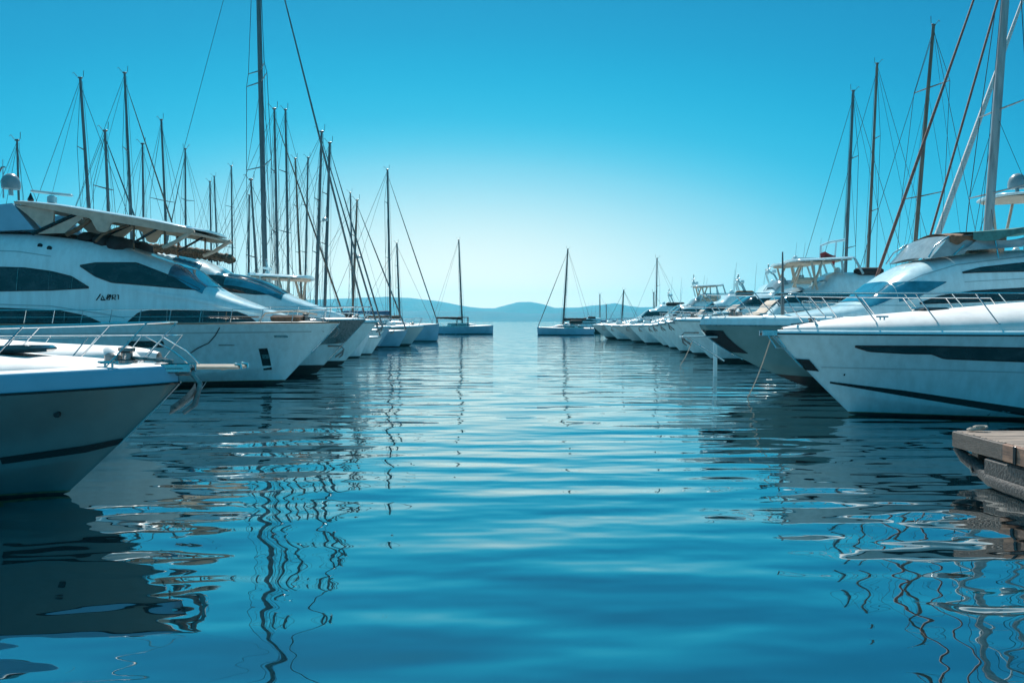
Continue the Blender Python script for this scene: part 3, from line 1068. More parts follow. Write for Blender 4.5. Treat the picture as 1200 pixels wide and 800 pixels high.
# ------------------------------------------------------------------ yachts further along the rows
def yacht(label, px, py, Y, L, B, h, zst, rake=2.2, hullm='hullgel', front=.22, wz=.9, roof=2.1, fly=2.9, hardtop=None, arch=None, sail_pole=None, group=None,
          rail=True, rods=2, mould=.16, anti=.25, cat='yacht', name='motor_yacht', win='glass', seed=0, soft=None, bow_anchor=True, cv=1.05, roof0=.40):
    rs = random.Random(seed)
    p = at(px, py, Y)
    b = Boat(name, label, cat, p.x, Y, 0 if h > 0 else 180, group)
    hu = Hull(L, B, p.z, zst, rake, full=2.3, flare=1.7, curved=cv)
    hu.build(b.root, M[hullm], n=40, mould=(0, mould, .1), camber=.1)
    hu.boot(b.root, M['anti'], z0=-.2, z1=anti, steps=30)
    hu.rub(b.root, M['dsteel'], .03)
    zd = lambda d: hu.zsh(d / L) + mould * .9
    z0 = zd(front * L)
    f = front * L
    pts = [(f, z0 + .03), (f + .1 * L, z0 + wz * .45), (roof0 * L, z0 + wz), (roof0 * L + .09 * L, z0 + roof * .92), (roof0 * L + .15 * L, z0 + roof), (roof0 * L + .2 * L, z0 + fly), (.95 * L, z0 + fly * .97)]
    sh = Shell([(f - .2, .12), (f + .07 * L, B * .26), (roof0 * L, B * .36), (.6 * L, B * .42), (L, B * .41)], zd, pts, 4.2, .15)
    sh.build('superstructure', M['gel'], b.root, f - .1, .93 * L, 44)
    a, c = roof0 * L + .012 * L, roof0 * L + .088 * L
    for k in range(3):
        q = [(.55, 1.15), (1.2, 1.94), (1.99, 2.59)][k]
        sh.patch('windscreen', M[win], b.root, a, c, q[0], q[1], (1,), .025, 10, 8, False)
    a0, a1 = roof0 * L - .02 * L, .86 * L
    hi = lambda d: z0 + wz * 1.25 + (roof - wz * 1.25) * .55 * min(1, max(0, (d - a0) / (.12 * L))) * min(1, max(0, (a1 - d) / (.2 * L)))
    lo = lambda d: z0 + wz * 1.15
    sh.patch('saloon_window', M['glass'], b.root, a0 + .02 * L, a1, lo, hi, (1, -1), .02, 24, 5)
    sh.patch('cabin_window', M['glass'], b.root, f + .12 * L, .8 * L, lambda d: z0 + wz * .35, lambda d: z0 + wz * (.35 + .35 * min(1, (d - f - .12 * L) / (.1 * L))), (1, -1), .02, 24, 4)
    hu.band(b.root, M['glass'], 'hull_window', lambda d: p.z * .52, lambda d: p.z * (.52 + .16 * min(1, (d - .2 * L) / 1.2)), .2 * L, .5 * L, (1, -1), 16, .01, 3)
    if hardtop:
        d0, d1, zh = hardtop
        t = slab('hardtop', M['gel'], b.root, d0, d1, B * .36, lambda d: zh + .05 * (d - d0), .16, pw=4)
        slab('lining', M['beige'], t, d0 + .2, d1 - .1, B * .34, lambda d: zh - .1 + .05 * (d - d0), .06, pw=4)
        for sd in (1, -1):
            for (u, lean) in ((.22, .35), (.42, -.6), (.72, .1), (.93, .5)):
                d = d0 + (d1 - d0) * u
                zz = sh.zt(d) - .15
                tube_obj('support', M['gelgrey'] if u > .6 else M['beige'], b.root, [(-d - lean, sd * B * .33, zz), (-d, sd * B * .33, zh + .05 * (d - d0))], .07, 8)
        for sd in (-.5, .6): boat_seat(b.root, (-(d0 + (d1 - d0) * .45), sd, sh.zt(d0 + 1) - .45), .9, M['gelgrey'])
        sh.patch('fly_windscreen', M['clear'], b.root, d0 - .3, d0 + .5, .9, 2.24, (1,), .12, 10, 8, False)
    if arch:
        radar_mast(b.root, (-arch[0], 0, sh.zt(arch[0] + .5) - .25), arch[2], B * .5, 1.1)
    for k in range(rods):
        d = (.55 + .3 * rs.random()) * L
        antenna_rod(b.root, (-d, B * (.2 - .4 * rs.random()), z0 + fly), 2.0 + 1.6 * rs.random(), .018, -.2)
    if rail: hu.rail(b.root, .03, .55, h=.7, n=9, lean=.3, ins=.14, dz=mould, r=.02)
    if bow_anchor: anchor(b.root, (.12, 0, p.z - .1), .8)
    if soft: 
        MB().grid(lambda u, v: (-f - .3 - 2.2 * u, (v - .5) * B * .42, sh.zt(f + .3 + 2.2 * u) + .05 + .14 * math.sin(math.pi * u) ** .5 * math.sin(math.pi * v) ** .5), 12, 10).build('sun_pad', M[soft], b.root, 60)
    if f > 2.4: windlass(b.root, (-1.1, 0, p.z + mould + .02), .9)
    d_ = f * .72
    MB().lathe([(.02, -.42), (.2, -.4), (.24, -.3), (.24, .3), (.2, .4), (.02, .42)], (-d_ - .3, b.near * .45, zd(d_) + .22), 12, 'x').build('life_raft', M['gel'], b.root, 50)
    MB().box((-(roof0 * L + .3 * L), b.near * B * .22, sh.zt(roof0 * L + .3 * L) + .02), (1.5, .7, .42), .12).build('seat_cover', M[('beige', 'dkcanvas', 'bcanvas', 'brown')[seed % 4]], b.root, 50)
    MB().lathe([(.1, 0), (.2, .06), (.21, .2), (.12, .34), (.02, .38)], (-(roof0 * L + .24 * L), -b.near * B * .12, sh.zt(roof0 * L + .24 * L) - .02), 12).build('radome', M['gel'], b.root, 50)
    for k in range(3):
        d = (.35 + .2 * k) * L
        q = hu.pt(d / L, .75, b.near, .16)
        fender(b.root, (q.x, q.y, q.z - .3), .13, .5)
    return b, hu, sh


yacht('white flybridge yacht with tall radar arch, behind the yacht with the rolled brown cover', 442, 378, 41.5, 19, 4.8, 1, 2.2, 2.1, front=.2, hardtop=(3.6, 6.6, 4.65), arch=(6.0, 4.6, 2.6), group=GL, seed=1, roof=1.5, fly=1.7, wz=.7, roof0=.3, rods=1)
yacht('low grey hulled motor yacht beside the pale blue sailing yacht with the long forestay', 497, 383, 74, 13, 3.8, 1, 1.6, 1.5, front=.3, wz=.5, roof=1.1, fly=1.2, group=GL, seed=2, rods=0, anti=.2, hullm='gelgrey', bow_anchor=False)
yacht('small pale blue motor cruiser partly hidden behind the yacht with the radar arch', 458, 384, 66, 11, 3.6, 1, 1.6, 1.3, front=.25, wz=.5, roof=1.2, fly=1.4, group=GL, seed=3, rods=1, soft='beige', hullm='bluegel')

# ================================================================== RIGHT 1: near white yacht
p = at(905, 391, 19.6)
b = Boat('sport_yacht', 'white sport yacht with long black hull window, nearest on the right behind the wooden pier', 'yacht', p.x, 19.6, 180, GR)
r1 = Hull(14.5, 4.3, p.z, 2.06, 2.2, full=2.2, flare=1.8, fwd=.5, chine=.30, knuckle=.06, curved=1.05, tuck=.86)
r1.build(b.root, M['hullgel'], mould=(0, .10, .06), camber=.05)
r1.rub(b.root, M['black'], .02)
r1.boot(b.root, M['anti'], z0=-.2, z1=.06)
r1.boot(b.root, M['scum'], 'waterline_stain', z0=.06, z1=.085)
side_pane(b, r1, 'hull_window', M['glass'], [(1002, 405.5), (1090, 405.8), (1200, 408), (1300, 410)], [(1002, 406.5), (1018, 411.5), (1060, 414), (1092, 414.5), (1106, 420), (1200, 423.5), (1300, 427)], n=60)
side_pane(b, r1, 'stripe', M['black'], [(972, 447), (1060, 457.5), (1200, 478), (1300, 492)], [(972, 449), (1060, 464), (1200, 487), (1300, 502)], n=50)
side_pane(b, r1, 'crease', M['gelgrey'], [(962, 430), (1100, 433), (1200, 436), (1300, 438)], [(962, 430.7), (1100, 433.9), (1200, 436.9), (1300, 439)])
sr = Shell([(.25, .1), (1.0, .62), (2, 1.15), (3.2, 1.55), (5, 1.82), (8, 1.95), (14, 1.95)], lambda d: r1.zsh(d / 14.5) + .07,
           b.locs([(911, 388), (925, 385), (960, 378.5), (1000, 373), (1060, 367), (1120, 362), (1200, 355), (1290, 346)], .8) + [(8.3, 3.4), (9.6, 4.2), (10.5, 4.4), (14, 4.4)], 2.6, .12)
sr.build('foredeck', M['deck'], b.root, .25, 13.5)
sr.patch('windscreen', M['glass'], b.root, 7.5, 9.4, .5, 2.64, (1,), .02, 14, 14, False)
r1.rail(b.root, .055, .5, h=.72, n=6, lean=.55, ins=.3, dz=.26, r=.017, mid=False)
stem_bar(r1, b.root, M['steel'], .42, 1, .035)
hull_patch(r1, b.root, M['black'], 'stem_plate', 0, .022, .36, .56)
side_pane(b, r1, 'through_hull', M['black'], [(988, 438), (990.5, 438)], [(988, 440), (990.5, 440)], n=3)
side_pane(b, r1, 'through_hull', M['black'], [(1157, 484), (1160, 484)], [(1157, 487), (1160, 487)], n=3)
MB().box((.02, 0, p.z + .04), (.5, .26, .05), .02).box((.1, .12, p.z + .02), (.4, .04, .16), .015).box((.1, -.12, p.z + .02), (.4, .04, .16), .015).build('bow_roller', M['steel'], b.root)
MB().tube([(.15, .14, p.z - .05), (.0, .3, p.z - .35), (-.25, .3, p.z - .36), (-.1, .05, p.z - .05)], .018, 6).build('fairlead_bracket', M['steel'], b.root)
for k in (-1, 1): cleat(b.root, (-2.2, k * 1.25, p.z + .35))
windlass(b.root, (-1.0, 0, p.z + .2), .7)
d, z = b.loc(1100, 363, .4)
MB().box((-d, 0, z + .03), (.66, .66, .08), .035).build('deck_hatch', M['glass'], b.root)
q = r1.pt(0, .9)
a_ = Vector((p.x - .05, 19.55, p.z - .1))
e_ = at(876, 466, 24.0)
mid_ = [a_ + (e_ - a_) * (i / 10) - Vector((0, 0, .12 * math.sin(math.pi * i / 10))) for i in range(11)]
o = MB().tube(mid_ + [e_ - Vector((0, -.3, .4))], .016, 6).build('mooring_line', M['rope'])
tag(o, 'thin mooring line from the bow of the nearest right yacht down into the water', 'rope')

# ================================================================== RIGHT 2: dark hulled flybridge yacht
p = at(820, 381, 28)
b = Boat('flybridge_yacht', 'flybridge yacht with dark green hull, blue windscreen and green canvas top', 'yacht', p.x, 28, 180, GR)
r2 = Hull(18.5, 4.9, p.z, 2.2, 4.3, full=2.2, flare=1.9, fwd=.5, chine=.42, curved=1.5, knuckle=.25)
r2.build(b.root, M['navy'], mould=(0, .30, .12), camber=.06)
r2.rub(b.root, M['dsteel'], .025)
r2.boot(b.root, M['anti'], z0=-.3, z1=.22, rise=.25)
r2.band(b.root, M['steel'], 'stripe', lambda d: .34, lambda d: .38, 4.4, 17, off=.01)
s2 = Shell([(1.6, .15), (2.6, .8), (4, 1.25), (5.5, 1.6), (7, 1.95), (9, 2.1), (18, 2.1)], lambda d: r2.zsh(d / 18.5) + .26,
           b.locs([(880, 372.5), (905, 370.5), (960, 364), (1005, 355), (1025, 345), (1042, 331), (1052, 324), (1066, 315), (1090, 304), (1130, 296.5), (1200, 291), (1300, 288)], 1.2) + [(17.5, 5.0)], 3.8, .14)
s2.build('superstructure', M['gel'], b.root, 1.5, 17)
d0, d1 = b.loc(1010, 352, 1.1)[0], b.loc(1043, 330, 1.1)[0]
for k in range(3):
    q = [(.35, 1.0), (1.04, 2.1), (2.14, 2.8)][k]
    s2.patch('windscreen', M['bglass'], b.root, d0, d1, q[0], q[1], (1,), .02, 12, 12, False)
side_pane(b, s2, 'side_windscreen', M['bglass'], [(1044, 331), (1075, 329.5), (1109, 330)], [(1044, 356), (1075, 349), (1109, 331)])
side_pane(b, s2, 'saloon_window', M['glass'], [(1128, 319), (1150, 313.5), (1200, 308), (1260, 305)], [(1128, 320), (1150, 319), (1200, 318), (1260, 318)], n=30)
side_pane(b, s2, 'cabin_window', M['glass'], [(1078, 355), (1100, 347), (1140, 341), (1200, 337.5), (1280, 336)], [(1078, 356), (1110, 355), (1200, 351.5), (1280, 350)], n=30)
side_pane(b, s2, 'groove', M['gelgrey'], [(1040, 340), (1080, 322), (1120, 310), (1200, 300), (1260, 297)], [(1040, 341), (1080, 323.2), (1120, 311.2), (1200, 301.2), (1260, 298)])
side_pane(b, s2, 'groove', M['gelgrey'], [(1130, 330), (1200, 326), (1260, 325)], [(1130, 330.8), (1200, 327), (1260, 326)])
Z = lambda x_, y_, yl: (lambda q: Vector((-q[0], b.near * yl, q[1])))(b.loc(x_, y_, yl))
# vinyl flybridge screen with steel bows and canvas
for sd in (1, -1):
    w_ = lambda v, sd=sd: Vector((v.x, sd * abs(v.y), v.z))
    tube_obj('canopy_bow', M['steel'], b.root, [w_(Z(1088, 302, 1.5)), w_(Z(1096, 288, 1.45)), w_(Z(1112, 277, 1.4))], .03)
    tube_obj('canopy_bow', M['steel'], b.root, [w_(Z(1118, 299, 1.5)), w_(Z(1136, 281, 1.4)), w_(Z(1146, 275, 1.4))], .03)
A1, A2, A3, A4 = Z(1090, 303, 1.45), Z(1112, 277, 1.4), Z(1148, 274, 1.4), Z(1130, 297, 1.5)
mb = MB()
for sd in (1, -1):
    mb.grid(lambda u, v, sd=sd: (lambda q: (q.x, sd * (abs(q.y) + .03 * math.sin(7 * u + 3 * v)), q.z))((A1 * (1 - u) + A4 * u) * (1 - v) + (A2 * (1 - u) + A3 * u) * v), 10, 8)
mb.grid(lambda u, v: (A1.x * (1 - v) + A2.x * v, A1.y * (1 - 2 * u) * (1 - .04 * v), A1.z * (1 - v) + A2.z * v + .1 * math.sin(math.pi * u)), 10, 6)
mb.build('canopy_screen', M['clear'], b.root, 60)
mb = MB().grid(lambda u, v: (A2.x + (A3.x - A2.x - .2) * u, A2.y * 1.03 * (1 - 2 * v), A2.z + (A3.z - A2.z) * u + .16 * math.sin(math.pi * v) + .04 * math.sin(19 * u + 5 * v)), 18, 14)
mb.grid(lambda u, v: (A2.x + (A3.x - A2.x - .2) * u, A2.y * 1.04, A2.z + .02 - (.22 + .12 * math.sin(9 * u) * math.sin(5 * u)) * v), 18, 4)
mb.build('canopy_roof', M['brown'], b.root, 60)
P1, P2, P3, P4 = Z(1128, 294, 1.6), Z(1150, 277, 1.5), Z(1200, 278, 1.5), Z(1200, 289, 1.7)
MB().grid(lambda u, v: (lambda q: (q.x, q.y + .06 * math.sin(5 * u + 4 * v) * b.near, q.z - .12 * math.sin(math.pi * u) * v))((P1 * (1 - u) + P4 * u) * (1 - v) + (P2 * (1 - u) + P3 * u) * v), 16, 8).build('side_cover', M['clear'], b.root, 60)
T1, T2 = Z(1140, 272, 1.6), Z(1280, 262, 1.6)
mb = MB().grid(lambda u, v: (T1.x + (T2.x - T1.x) * u, T1.y * (1 - 2 * v), T1.z + (T2.z - T1.z) * u + .12 * math.sin(math.pi * v) - .05 * math.sin(math.pi * 3 * u) * (1 - math.sin(math.pi * v))), 24, 12)
mb.grid(lambda u, v: (T1.x + (T2.x - T1.x) * u, T1.y * 1.01, T1.z + (T2.z - T1.z) * u - (.25 + .1 * math.sin(11 * u)) * v), 24, 4)
mb.build('bimini', M['gcanvas'], b.root, 60)
for x_ in (1165, 1210):
    for sd in (1, -1):
        q = Z(x_, 272, 1.5)
        tube_obj('bimini_pole', M['steel'], b.root, [(q.x, sd * 1.5, q.z - .05), (q.x - .1, sd * 1.6, q.z - .9)], .025)
for sd in (-.6, .6): boat_seat(b.root, (-10.2, sd, 4.75), .8, M['beige'])
r2.rail(b.root, .04, .55, h=.85, n=7, lean=.75, ins=.2, dz=.28, r=.02, mid=True)
# stem guard with anchor platform
hull_patch(r2, b.root, M['black'], 'stem_plate', 0, .035, .25, .86)
stem_bar(r2, b.root, M['steel'], .05, .9, .035)
MB().box((.05, 0, p.z - .42), (1.3, .5, .07), .02).build('anchor_platform', M['gelgrey'], b.root)
tube_obj('platform_brace', M['steel'], b.root, [(.45, 0, p.z - .45), (-.9, 0, p.z - 1.3)], .035)
anchor(b.root, (.5, 0, p.z - .3), .8)
windlass(b.root, (-1.2, 0, p.z + .3), 1.0)
for k in (-1, 1): cleat(b.root, (-2.0, k * 1.0, p.z + .32))
a_ = antenna_rod(b.root, Z(917, 372, .4), 2.35, .05, .02, M['mast'])

# mooring pole standing in the water
a_, e_ = at(838, 441, 33.2), at(839, 399, 33.2)
o = MB().lathe([(.09, -1.5), (.09, e_.z - .1), (.07, e_.z), (.01, e_.z + .03)], (a_.x, 33.2, 0), 12).build('mooring_pole', M['gel'])
tag(o, 'slim white mooring pole standing in the water before the dark green hull', 'pole')
a_, e_ = at(812, 398, 36), at(797, 428, 41)
o = MB().tube([a_ + (e_ - a_) * (i / 8) - Vector((0, 0, .1 * math.sin(math.pi * i / 8))) for i in range(9)], .02, 6).build('mooring_line', M['rope'])
tag(o, 'pale green mooring line slanting into the water left of the white pole', 'rope')

# the rest of the right row
yl_ = yacht('white flybridge yacht whose pale hardtop rises right behind the green canvas top', 935, 372, 39, 19, 4.9, -1, 2.3, 2.4, front=.16, wz=1.0, roof=2.4, fly=3.2, hardtop=(9.6, 15, 8.55), group=GR, seed=4, rods=1, roof0=.36)
b = yl_[0]
q = b.loc(1192, 224, 0.5)
radome(b.root, (-q[0], .5, q[1] + .1), .42)
yl_ = yacht('white yacht with small hardtop, deck seats and a red cloth above its flybridge', 789, 376, 44.5, 18, 4.7, -1, 2.2, 2.6, front=.18, wz=.8, roof=1.9, fly=2.7, hardtop=(6.6, 10.0, 5.75), group=GR, seed=5, rods=0, roof0=.3, soft='beige')
b = yl_[0]
Z = lambda x_, y_, yy: (lambda q: Vector((-q[0], yy, q[1])))(b.loc(x_, y_, yy))
fr_ = MB().tube([Z(961, 306, .5), Z(962, 288, .5), Z(972, 284, .5), Z(990, 281, .5)], .07, 8).tube([Z(961, 306, -.5), Z(962, 288, -.5), Z(972, 284, -.5), Z(990, 281, -.5)], .07, 8)
fr_.tube([Z(978, 306, .5), Z(980, 284, .5)], .05, 8).tube([Z(978, 306, -.5), Z(980, 284, -.5)], .05, 8).tube([Z(972, 284, -.5), Z(972, 284, .5)], .05, 6).tube([Z(962, 296, -.5), Z(962, 296, .5)], .04, 6)
fr_.build('radar_arch', M['gel'], b.root)
A_, B_ = Z(961, 297, .55), Z(979, 304, .55)
MB().grid(lambda u, v: (A_.x + (B_.x - A_.x) * u, .55 + .09 * math.sin(9 * u + 2 * v), A_.z - .02 - (.42 + .1 * math.sin(8 * u)) * v + .12 * math.sin(5 * u)), 16, 8).build('red_cloth', M['red'], b.root, 60)
c_ = Z(943, 303, 0)
MB().box(c_, (1.5, .14, .12), .04).box(c_ + Vector((0, 0, -.14)), (.3, .3, .2), .05).build('radar_bar', M['gelgrey'], b.root)
MB().lathe([(.1, 0), (.12, .05), (.12, .2), (.06, .26)], Z(932, 305, .7), 12).build('light', M['gel'], b.root)

yacht('white flybridge yacht with small bimini roof, between the small-hardtop yacht and the pale antenna rods', 779, 378.5, 53.4, 15.5, 4.3, -1, 2.0, 2.3, front=.16, wz=.9, roof=2.0, fly=2.8, hardtop=(7.6, 10.6, 6.2), group=GR, seed=12, rods=2, roof0=.3, anti=.2, soft='beige')
yacht('white motor yacht with two pale antenna rods, right behind the small-hardtop yacht', 770, 380, 58.5, 16, 4.4, -1, 1.9, 2.0, front=.16, wz=.9, roof=2.2, fly=3.0, arch=(8.5, 4.6, 1.6), group=GR, seed=6, rods=2, roof0=.32, anti=.15)
yacht('sleek white motor yacht between the beige pad cruiser and the far hardtop cruiser', 752, 382, 72, 16, 4.6, -1, 1.8, 2.4, front=.15, wz=1.0, roof=2.3, fly=2.7, arch=(9, 4.6, 2.0), group=GR, seed=7, rods=1, roof0=.34, anti=.15)
yacht('white motor cruiser with a beige foredeck pad, right behind the pale antenna rods', 764, 381.5, 66.5, 12.5, 3.8, -1, 1.7, 1.8, front=.15, wz=.9, roof=2.1, fly=2.7, arch=(7.5, 4.6, 1.8), group=GR, seed=31, rods=2, roof0=.32, anti=.15, soft='beige')
yacht('small far white hardtop cruiser just before the grey hulled yacht with bulky antenna mast', 737, 382, 79, 13, 3.9, -1, 1.8, 2.0, front=.16, wz=.9, roof=2.0, fly=2.6, hardtop=(6.5, 9.5, 5.9), group=GR, seed=32, rods=2, roof0=.32, anti=.2)
yacht('small white cruiser with two rods, next to the farthest bow of the right row', 708, 382, 94.5, 13, 3.9, -1, 1.8, 2.0, front=.16, wz=.9, roof=2.0, fly=2.5, arch=(8, 4.6, 2.0), group=GR, seed=33, rods=2, roof0=.33, anti=.2)
yacht('grey hulled motor yacht with bulky antenna mast, third farthest bow of the right row', 719, 382.5, 86, 17, 4.8, -1, 2.0, 2.6, front=.15, wz=1.0, roof=2.4, fly=3.1, arch=(9, 5.2, 2.6), group=GR, seed=8, rods=1, roof0=.34, anti=.2, hullm='gelgrey')
yacht('grey hulled motor yacht with black waterline, farthest bow of the right row', 694, 381.5, 102, 17, 4.8, -1, 2.1, 2.2, front=.16, wz=.9, roof=2.1, fly=2.6, group=GR, seed=9, rods=1, roof0=.36, anti=.3, hullm='gelgrey')


# ------------------------------------------------------------------ sailing boats
def sailboat(label, top, base, Y, L=11.0, ang=0, r=.10, mm='mast', fwd=.42, spr=(.45, .72), spw=1.1, fs='wire', fsm='wire', group=None, hullm='gel', cover='bcanvas', boom=True, B=None,
             zb=1.25, low=None, wr=.014, name='sailing_boat', stem=.9, hide=False, backstay=True, inner=None, fr=.07, radar=None):
    h = 1 if math.cos(R(ang)) > 0 else -1
    pt, pb = at(*top, Y), at(*base, Y)
    zd = zb + .25
    t = (zd - pb.z) / (pt.z - pb.z)
    foot = pb + (pt - pb) * t
    root = empty(name, (foot.x, Y, 0), label, 'sailing boat', group, R(ang))
    Minv = Matrix.Rotation(-R(ang), 3, 'Z')
    lp = lambda w_: Minv @ (Vector(w_) - Vector((foot.x, Y, 0)))
    tp, ft = lp(pt), lp(foot)
    B = B or L * .29
    hu = Hull(L, B, zb, zb * .82, stem, ox=L * fwd, full=1.9, flare=1.2, fwd=.62, chine=.2, curved=1.0, tuck=.9, stern_taper=.3)
    hu.build(root, M[hullm], n=34, mould=(0, .07, .05), camber=.14)
    hu.boot(root, M['anti'], z0=-.15, z1=.10, steps=24)
    hu.rub(root, M['dsteel'], .02)
    cs = Shell([(L * .25, .1), (L * .33, B * .22), (L * .5, B * .27), (L * .72, B * .25)], lambda d: hu.zsh(d / L) + .08, [(L * .25, zb + .1), (L * .34, zb + .38), (L * .5, zb + .5), (L * .72, zb + .45)], 3.5, .2, ox=L * fwd)
    cs.build('coachroof', M['deck'], root, L * .25, L * .72, 20)
    cs.patch('cabin_window', M['glass'], root, L * .36, L * .66, lambda d: cs.zb(d) + .14, lambda d: cs.zb(d) + .3, (1, -1), .012, 10, 3)
    mast = MB().tube([ft, ft + (tp - ft) * .5, tp], [r * .9, r * .88, r * .66], 10).build('mast', M[mm], root, 60)
    hd = MB().box(tp + Vector((0, 0, .04)), (.30, .12, .12), .03).tube([tp + Vector((.2, 0, .1)), tp + Vector((.22, 0, .55))], .02, 5).tube([tp + Vector((-.18, 0, .1)), tp + Vector((-.4, .0, .38)), tp + Vector((-.5, .0, .30))], .018, 5)
    hd.build('masthead_fitting', M['mast'], mast, 60)
    along = lambda k: ft + (tp - ft) * k
    tips = []
    for i, k in enumerate(spr):
        c = along(k)
        wd = spw * (1 - .18 * i)
        MB().tube([c + Vector((-.25, -wd, .08)), c, c + Vector((-.25, wd, .08))], [.025, .045, .025], 6).build('spreader', M[mm], mast, 60)
        tips.append((c, wd))
    zdk = zb + .05
    for sd in (1, -1):
        ch = Vector((ft.x - .25, sd * B * .46, zdk))
        path = [ch] + [c + Vector((-.25, sd * wd, .08)) for c, wd in tips] + [along(.985)]
        tube_obj('shroud', M['wire'], root, path, wr, 5)
        if tips:
            tube_obj('lower_shroud', M['wire'], root, [Vector((ft.x + .3, sd * B * .44, zdk)), along(spr[0] - .01)], wr * .8, 4)
            if len(tips) > 1: tube_obj('diagonal', M['wire'], root, [tips[0][0] + Vector((-.25, sd * tips[0][1], .08)), along(spr[1] - .01)], wr * .7, 4)
    bow = Vector((L * fwd - .15, 0, zb + .1))
    if fs:
        rr = wr if fs == 'wire' else fr
        e = along(.97)
        N_ = 12
        tube_obj('forestay', M[fsm], root, [bow + (e - bow) * (i / N_) for i in range(N_ + 1)], rr if fs == 'wire' else [rr * (.45 + .75 * math.sin(math.pi * min(1, .1 + .9 * i / N_)) ** .5) * (1 - .55 * i / N_) for i in range(N_ + 1)], 7)
    if inner:
        tube_obj('inner_forestay', M[inner], root, [Vector((L * fwd * .62, 0, zb + .1)), along(.8)], wr * 2.6, 6)
    tube_obj('halyard', M['wire'], root, [ft + Vector((.45, .12, 0)), along(.99) + Vector((.12, .02, 0))], wr * .7, 4)
    tube_obj('halyard', M['wire'], root, [ft + Vector((-.1, -B * .40, -.1)), along(spr[-1] if spr else .7)], wr * .7, 4)
    if boom: tube_obj('topping_lift', M['wire'], root, [ft + Vector((-L * .40, 0, 1.1)), along(.985)], wr * .7, 4)
    if backstay: tube_obj('backstay', M['wire'], root, [Vector((-L * (1 - fwd) + .1, 0, zb)), along(.995)], wr, 5)
    if boom:
        g = ft + Vector((0, 0, .95))
        bl = L * .40
        MB().tube([g, g + Vector((-bl, 0, .12))], .07, 8).build('boom', M[mm], root)
        MB().tube([g + Vector((-bl * i / 12 - .1, .02 * math.sin(i * 2), .12 + .12 * i / 12 + .02 * math.sin(i * 3))) for i in range(13)], [.16 + .16 * (1 - i / 12) * (.8 + .2 * math.sin(i * 1.9)) for i in range(13)], 9).build('sail_cover', M[cover], root, 60)
    if radar:
        c = along(radar)
        MB().tube([c, c + Vector((.38, 0, 0))], .035, 6).lathe([(.08, .02), (.2, .05), (.21, .17), (.12, .25)], tuple(c + Vector((.42, 0, 0))), 12).build('mast_radar', M['gelgrey'], mast, 50)
    # pulpit and guard rail
    hu.rail(root, .02, .95, h=.6, n=8, lean=.05, ins=.06, dz=.07, r=.013, mid=True)
    return root, hu, ft, tp


S = sailboat
# left
S('tall sailing boat with the thickest mast of the left side, top out of view', (299.5, -150), (311, 330), 46.5, 17.5, 38, .17, spr=(.36, .545, .57), spw=2.1, fs='furl', fsm='mast', group=GS, wr=.018, backstay=False, zb=1.6, cover='dkcanvas', fwd=.40)
S('sailing boat with its mast just right of the radar dome, leftmost mast of all', (20, 165), (22, 235), 50, 10, 0, .09, group=GS, spr=(.6,), cover='bcanvas')
S('sailing boat whose dark mast rises through the grey radar bar of the big yacht', (94, 92), (104, 240), 54, 12, 14, .13, group=GS, wr=.016)
S('sailing boat with a short dark mast, right of the radar bar above the beige hardtop', (123, 154), (127, 245), 46, 10.5, -8, .11, group=GS, fs='furl', fsm='mast')
S('sailing boat with tall mast and wide spreaders over the middle of the beige hardtop', (146, 86), (153.5, 250), 58, 12.5, 22, .12, group=GS, spr=(.42, .70), spw=1.7, fs='furl', fsm='wmast', wr=.016, radar=.40)
S('sailing boat with a plain low mast beside the white-spreader mast', (167, 169), (168, 255), 62, 10, 4, .10, group=GS, spr=(.55,), fs='wire')
S('sailing boat with straight mast and short white crosstree above the hardtop front end', (189, 141), (194, 255), 66, 11, -18, .12, group=GS, spr=(.62,), spw=1.4, mm='mast')
S('sailing boat with plain mast over the front tip of the beige hardtop', (217, 175), (217.5, 265), 70, 10, 165, .11, group=GS, fs='furl', fsm='mast')
S('sailing boat with left mast of the close pair above the rolled brown cover', (246, 213), (247.5, 295), 88, 10, 10, .12, group=GS, spr=(.6,))
S('sailing boat with right mast of the close pair above the rolled brown cover', (251, 207), (254.5, 300), 98, 11, 0, .12, group=GS, spr=(.6,), cover='beige')
S('sailing boat with slim mast midway between the close pair and the thickest mast', (271, 195), (272.5, 310), 92, 10, -12, .12, group=GS, spr=(.5, .75))
S('sailing boat with a plain mast close left of the thickest mast', (292, 229), (291.5, 325), 84.5, 10, 6, .12, group=GS, spr=(), fs='wire')
S('sailing boat with short mast and antenna touching the thickest mast on its left', (294, 211), (301, 325), 51, 10.5, 0, .09, group=GS, spr=(.5,), hullm='bluegel')
S('sailing boat with dark mast just right of the thickest mast', (321.5, 128), (325.5, 330), 56, 12.5, 12, .11, group=GS, fs='furl', fsm='wmast')
S('sailing boat with tall plain mast, second right of the thickest mast', (334.5, 129), (338, 330), 64, 12, -10, .12, group=GS, cover='dkcanvas')
S('sailing boat with brownish mast left of the radar arch', (346, 186), (352, 320), 77.5, 11, 8, .12, mm='wmast', group=GS)
S('sailing boat with mast right behind the radar arch', (361, 185), (358, 320), 81, 10.5, -6, .12, group=GS, cover='beige')
S('sailing boat with dark mast, left of the pair above the roof with posts', (377, 155), (371, 345), 51.2 + 2.6, 11, 8, .12, group=GS, fs='furl', fsm='mast', spr=(.4, .66), radar=.56)
S('sailing yacht with stout mast and a bow nearest behind the steel stem plate', (386.5, 168), (381, 345), 60, 11.3, 0, .14, group=GS, fs='furl', fsm='mast', hullm='gel', zb=1.7, stem=1.6)
S('sailing boat with short mast ending over the enclosed roof of the arch yacht', (410.5, 226), (413, 330), 97, 11, 5, .13, group=GS, mm='mast', spr=(.5,))
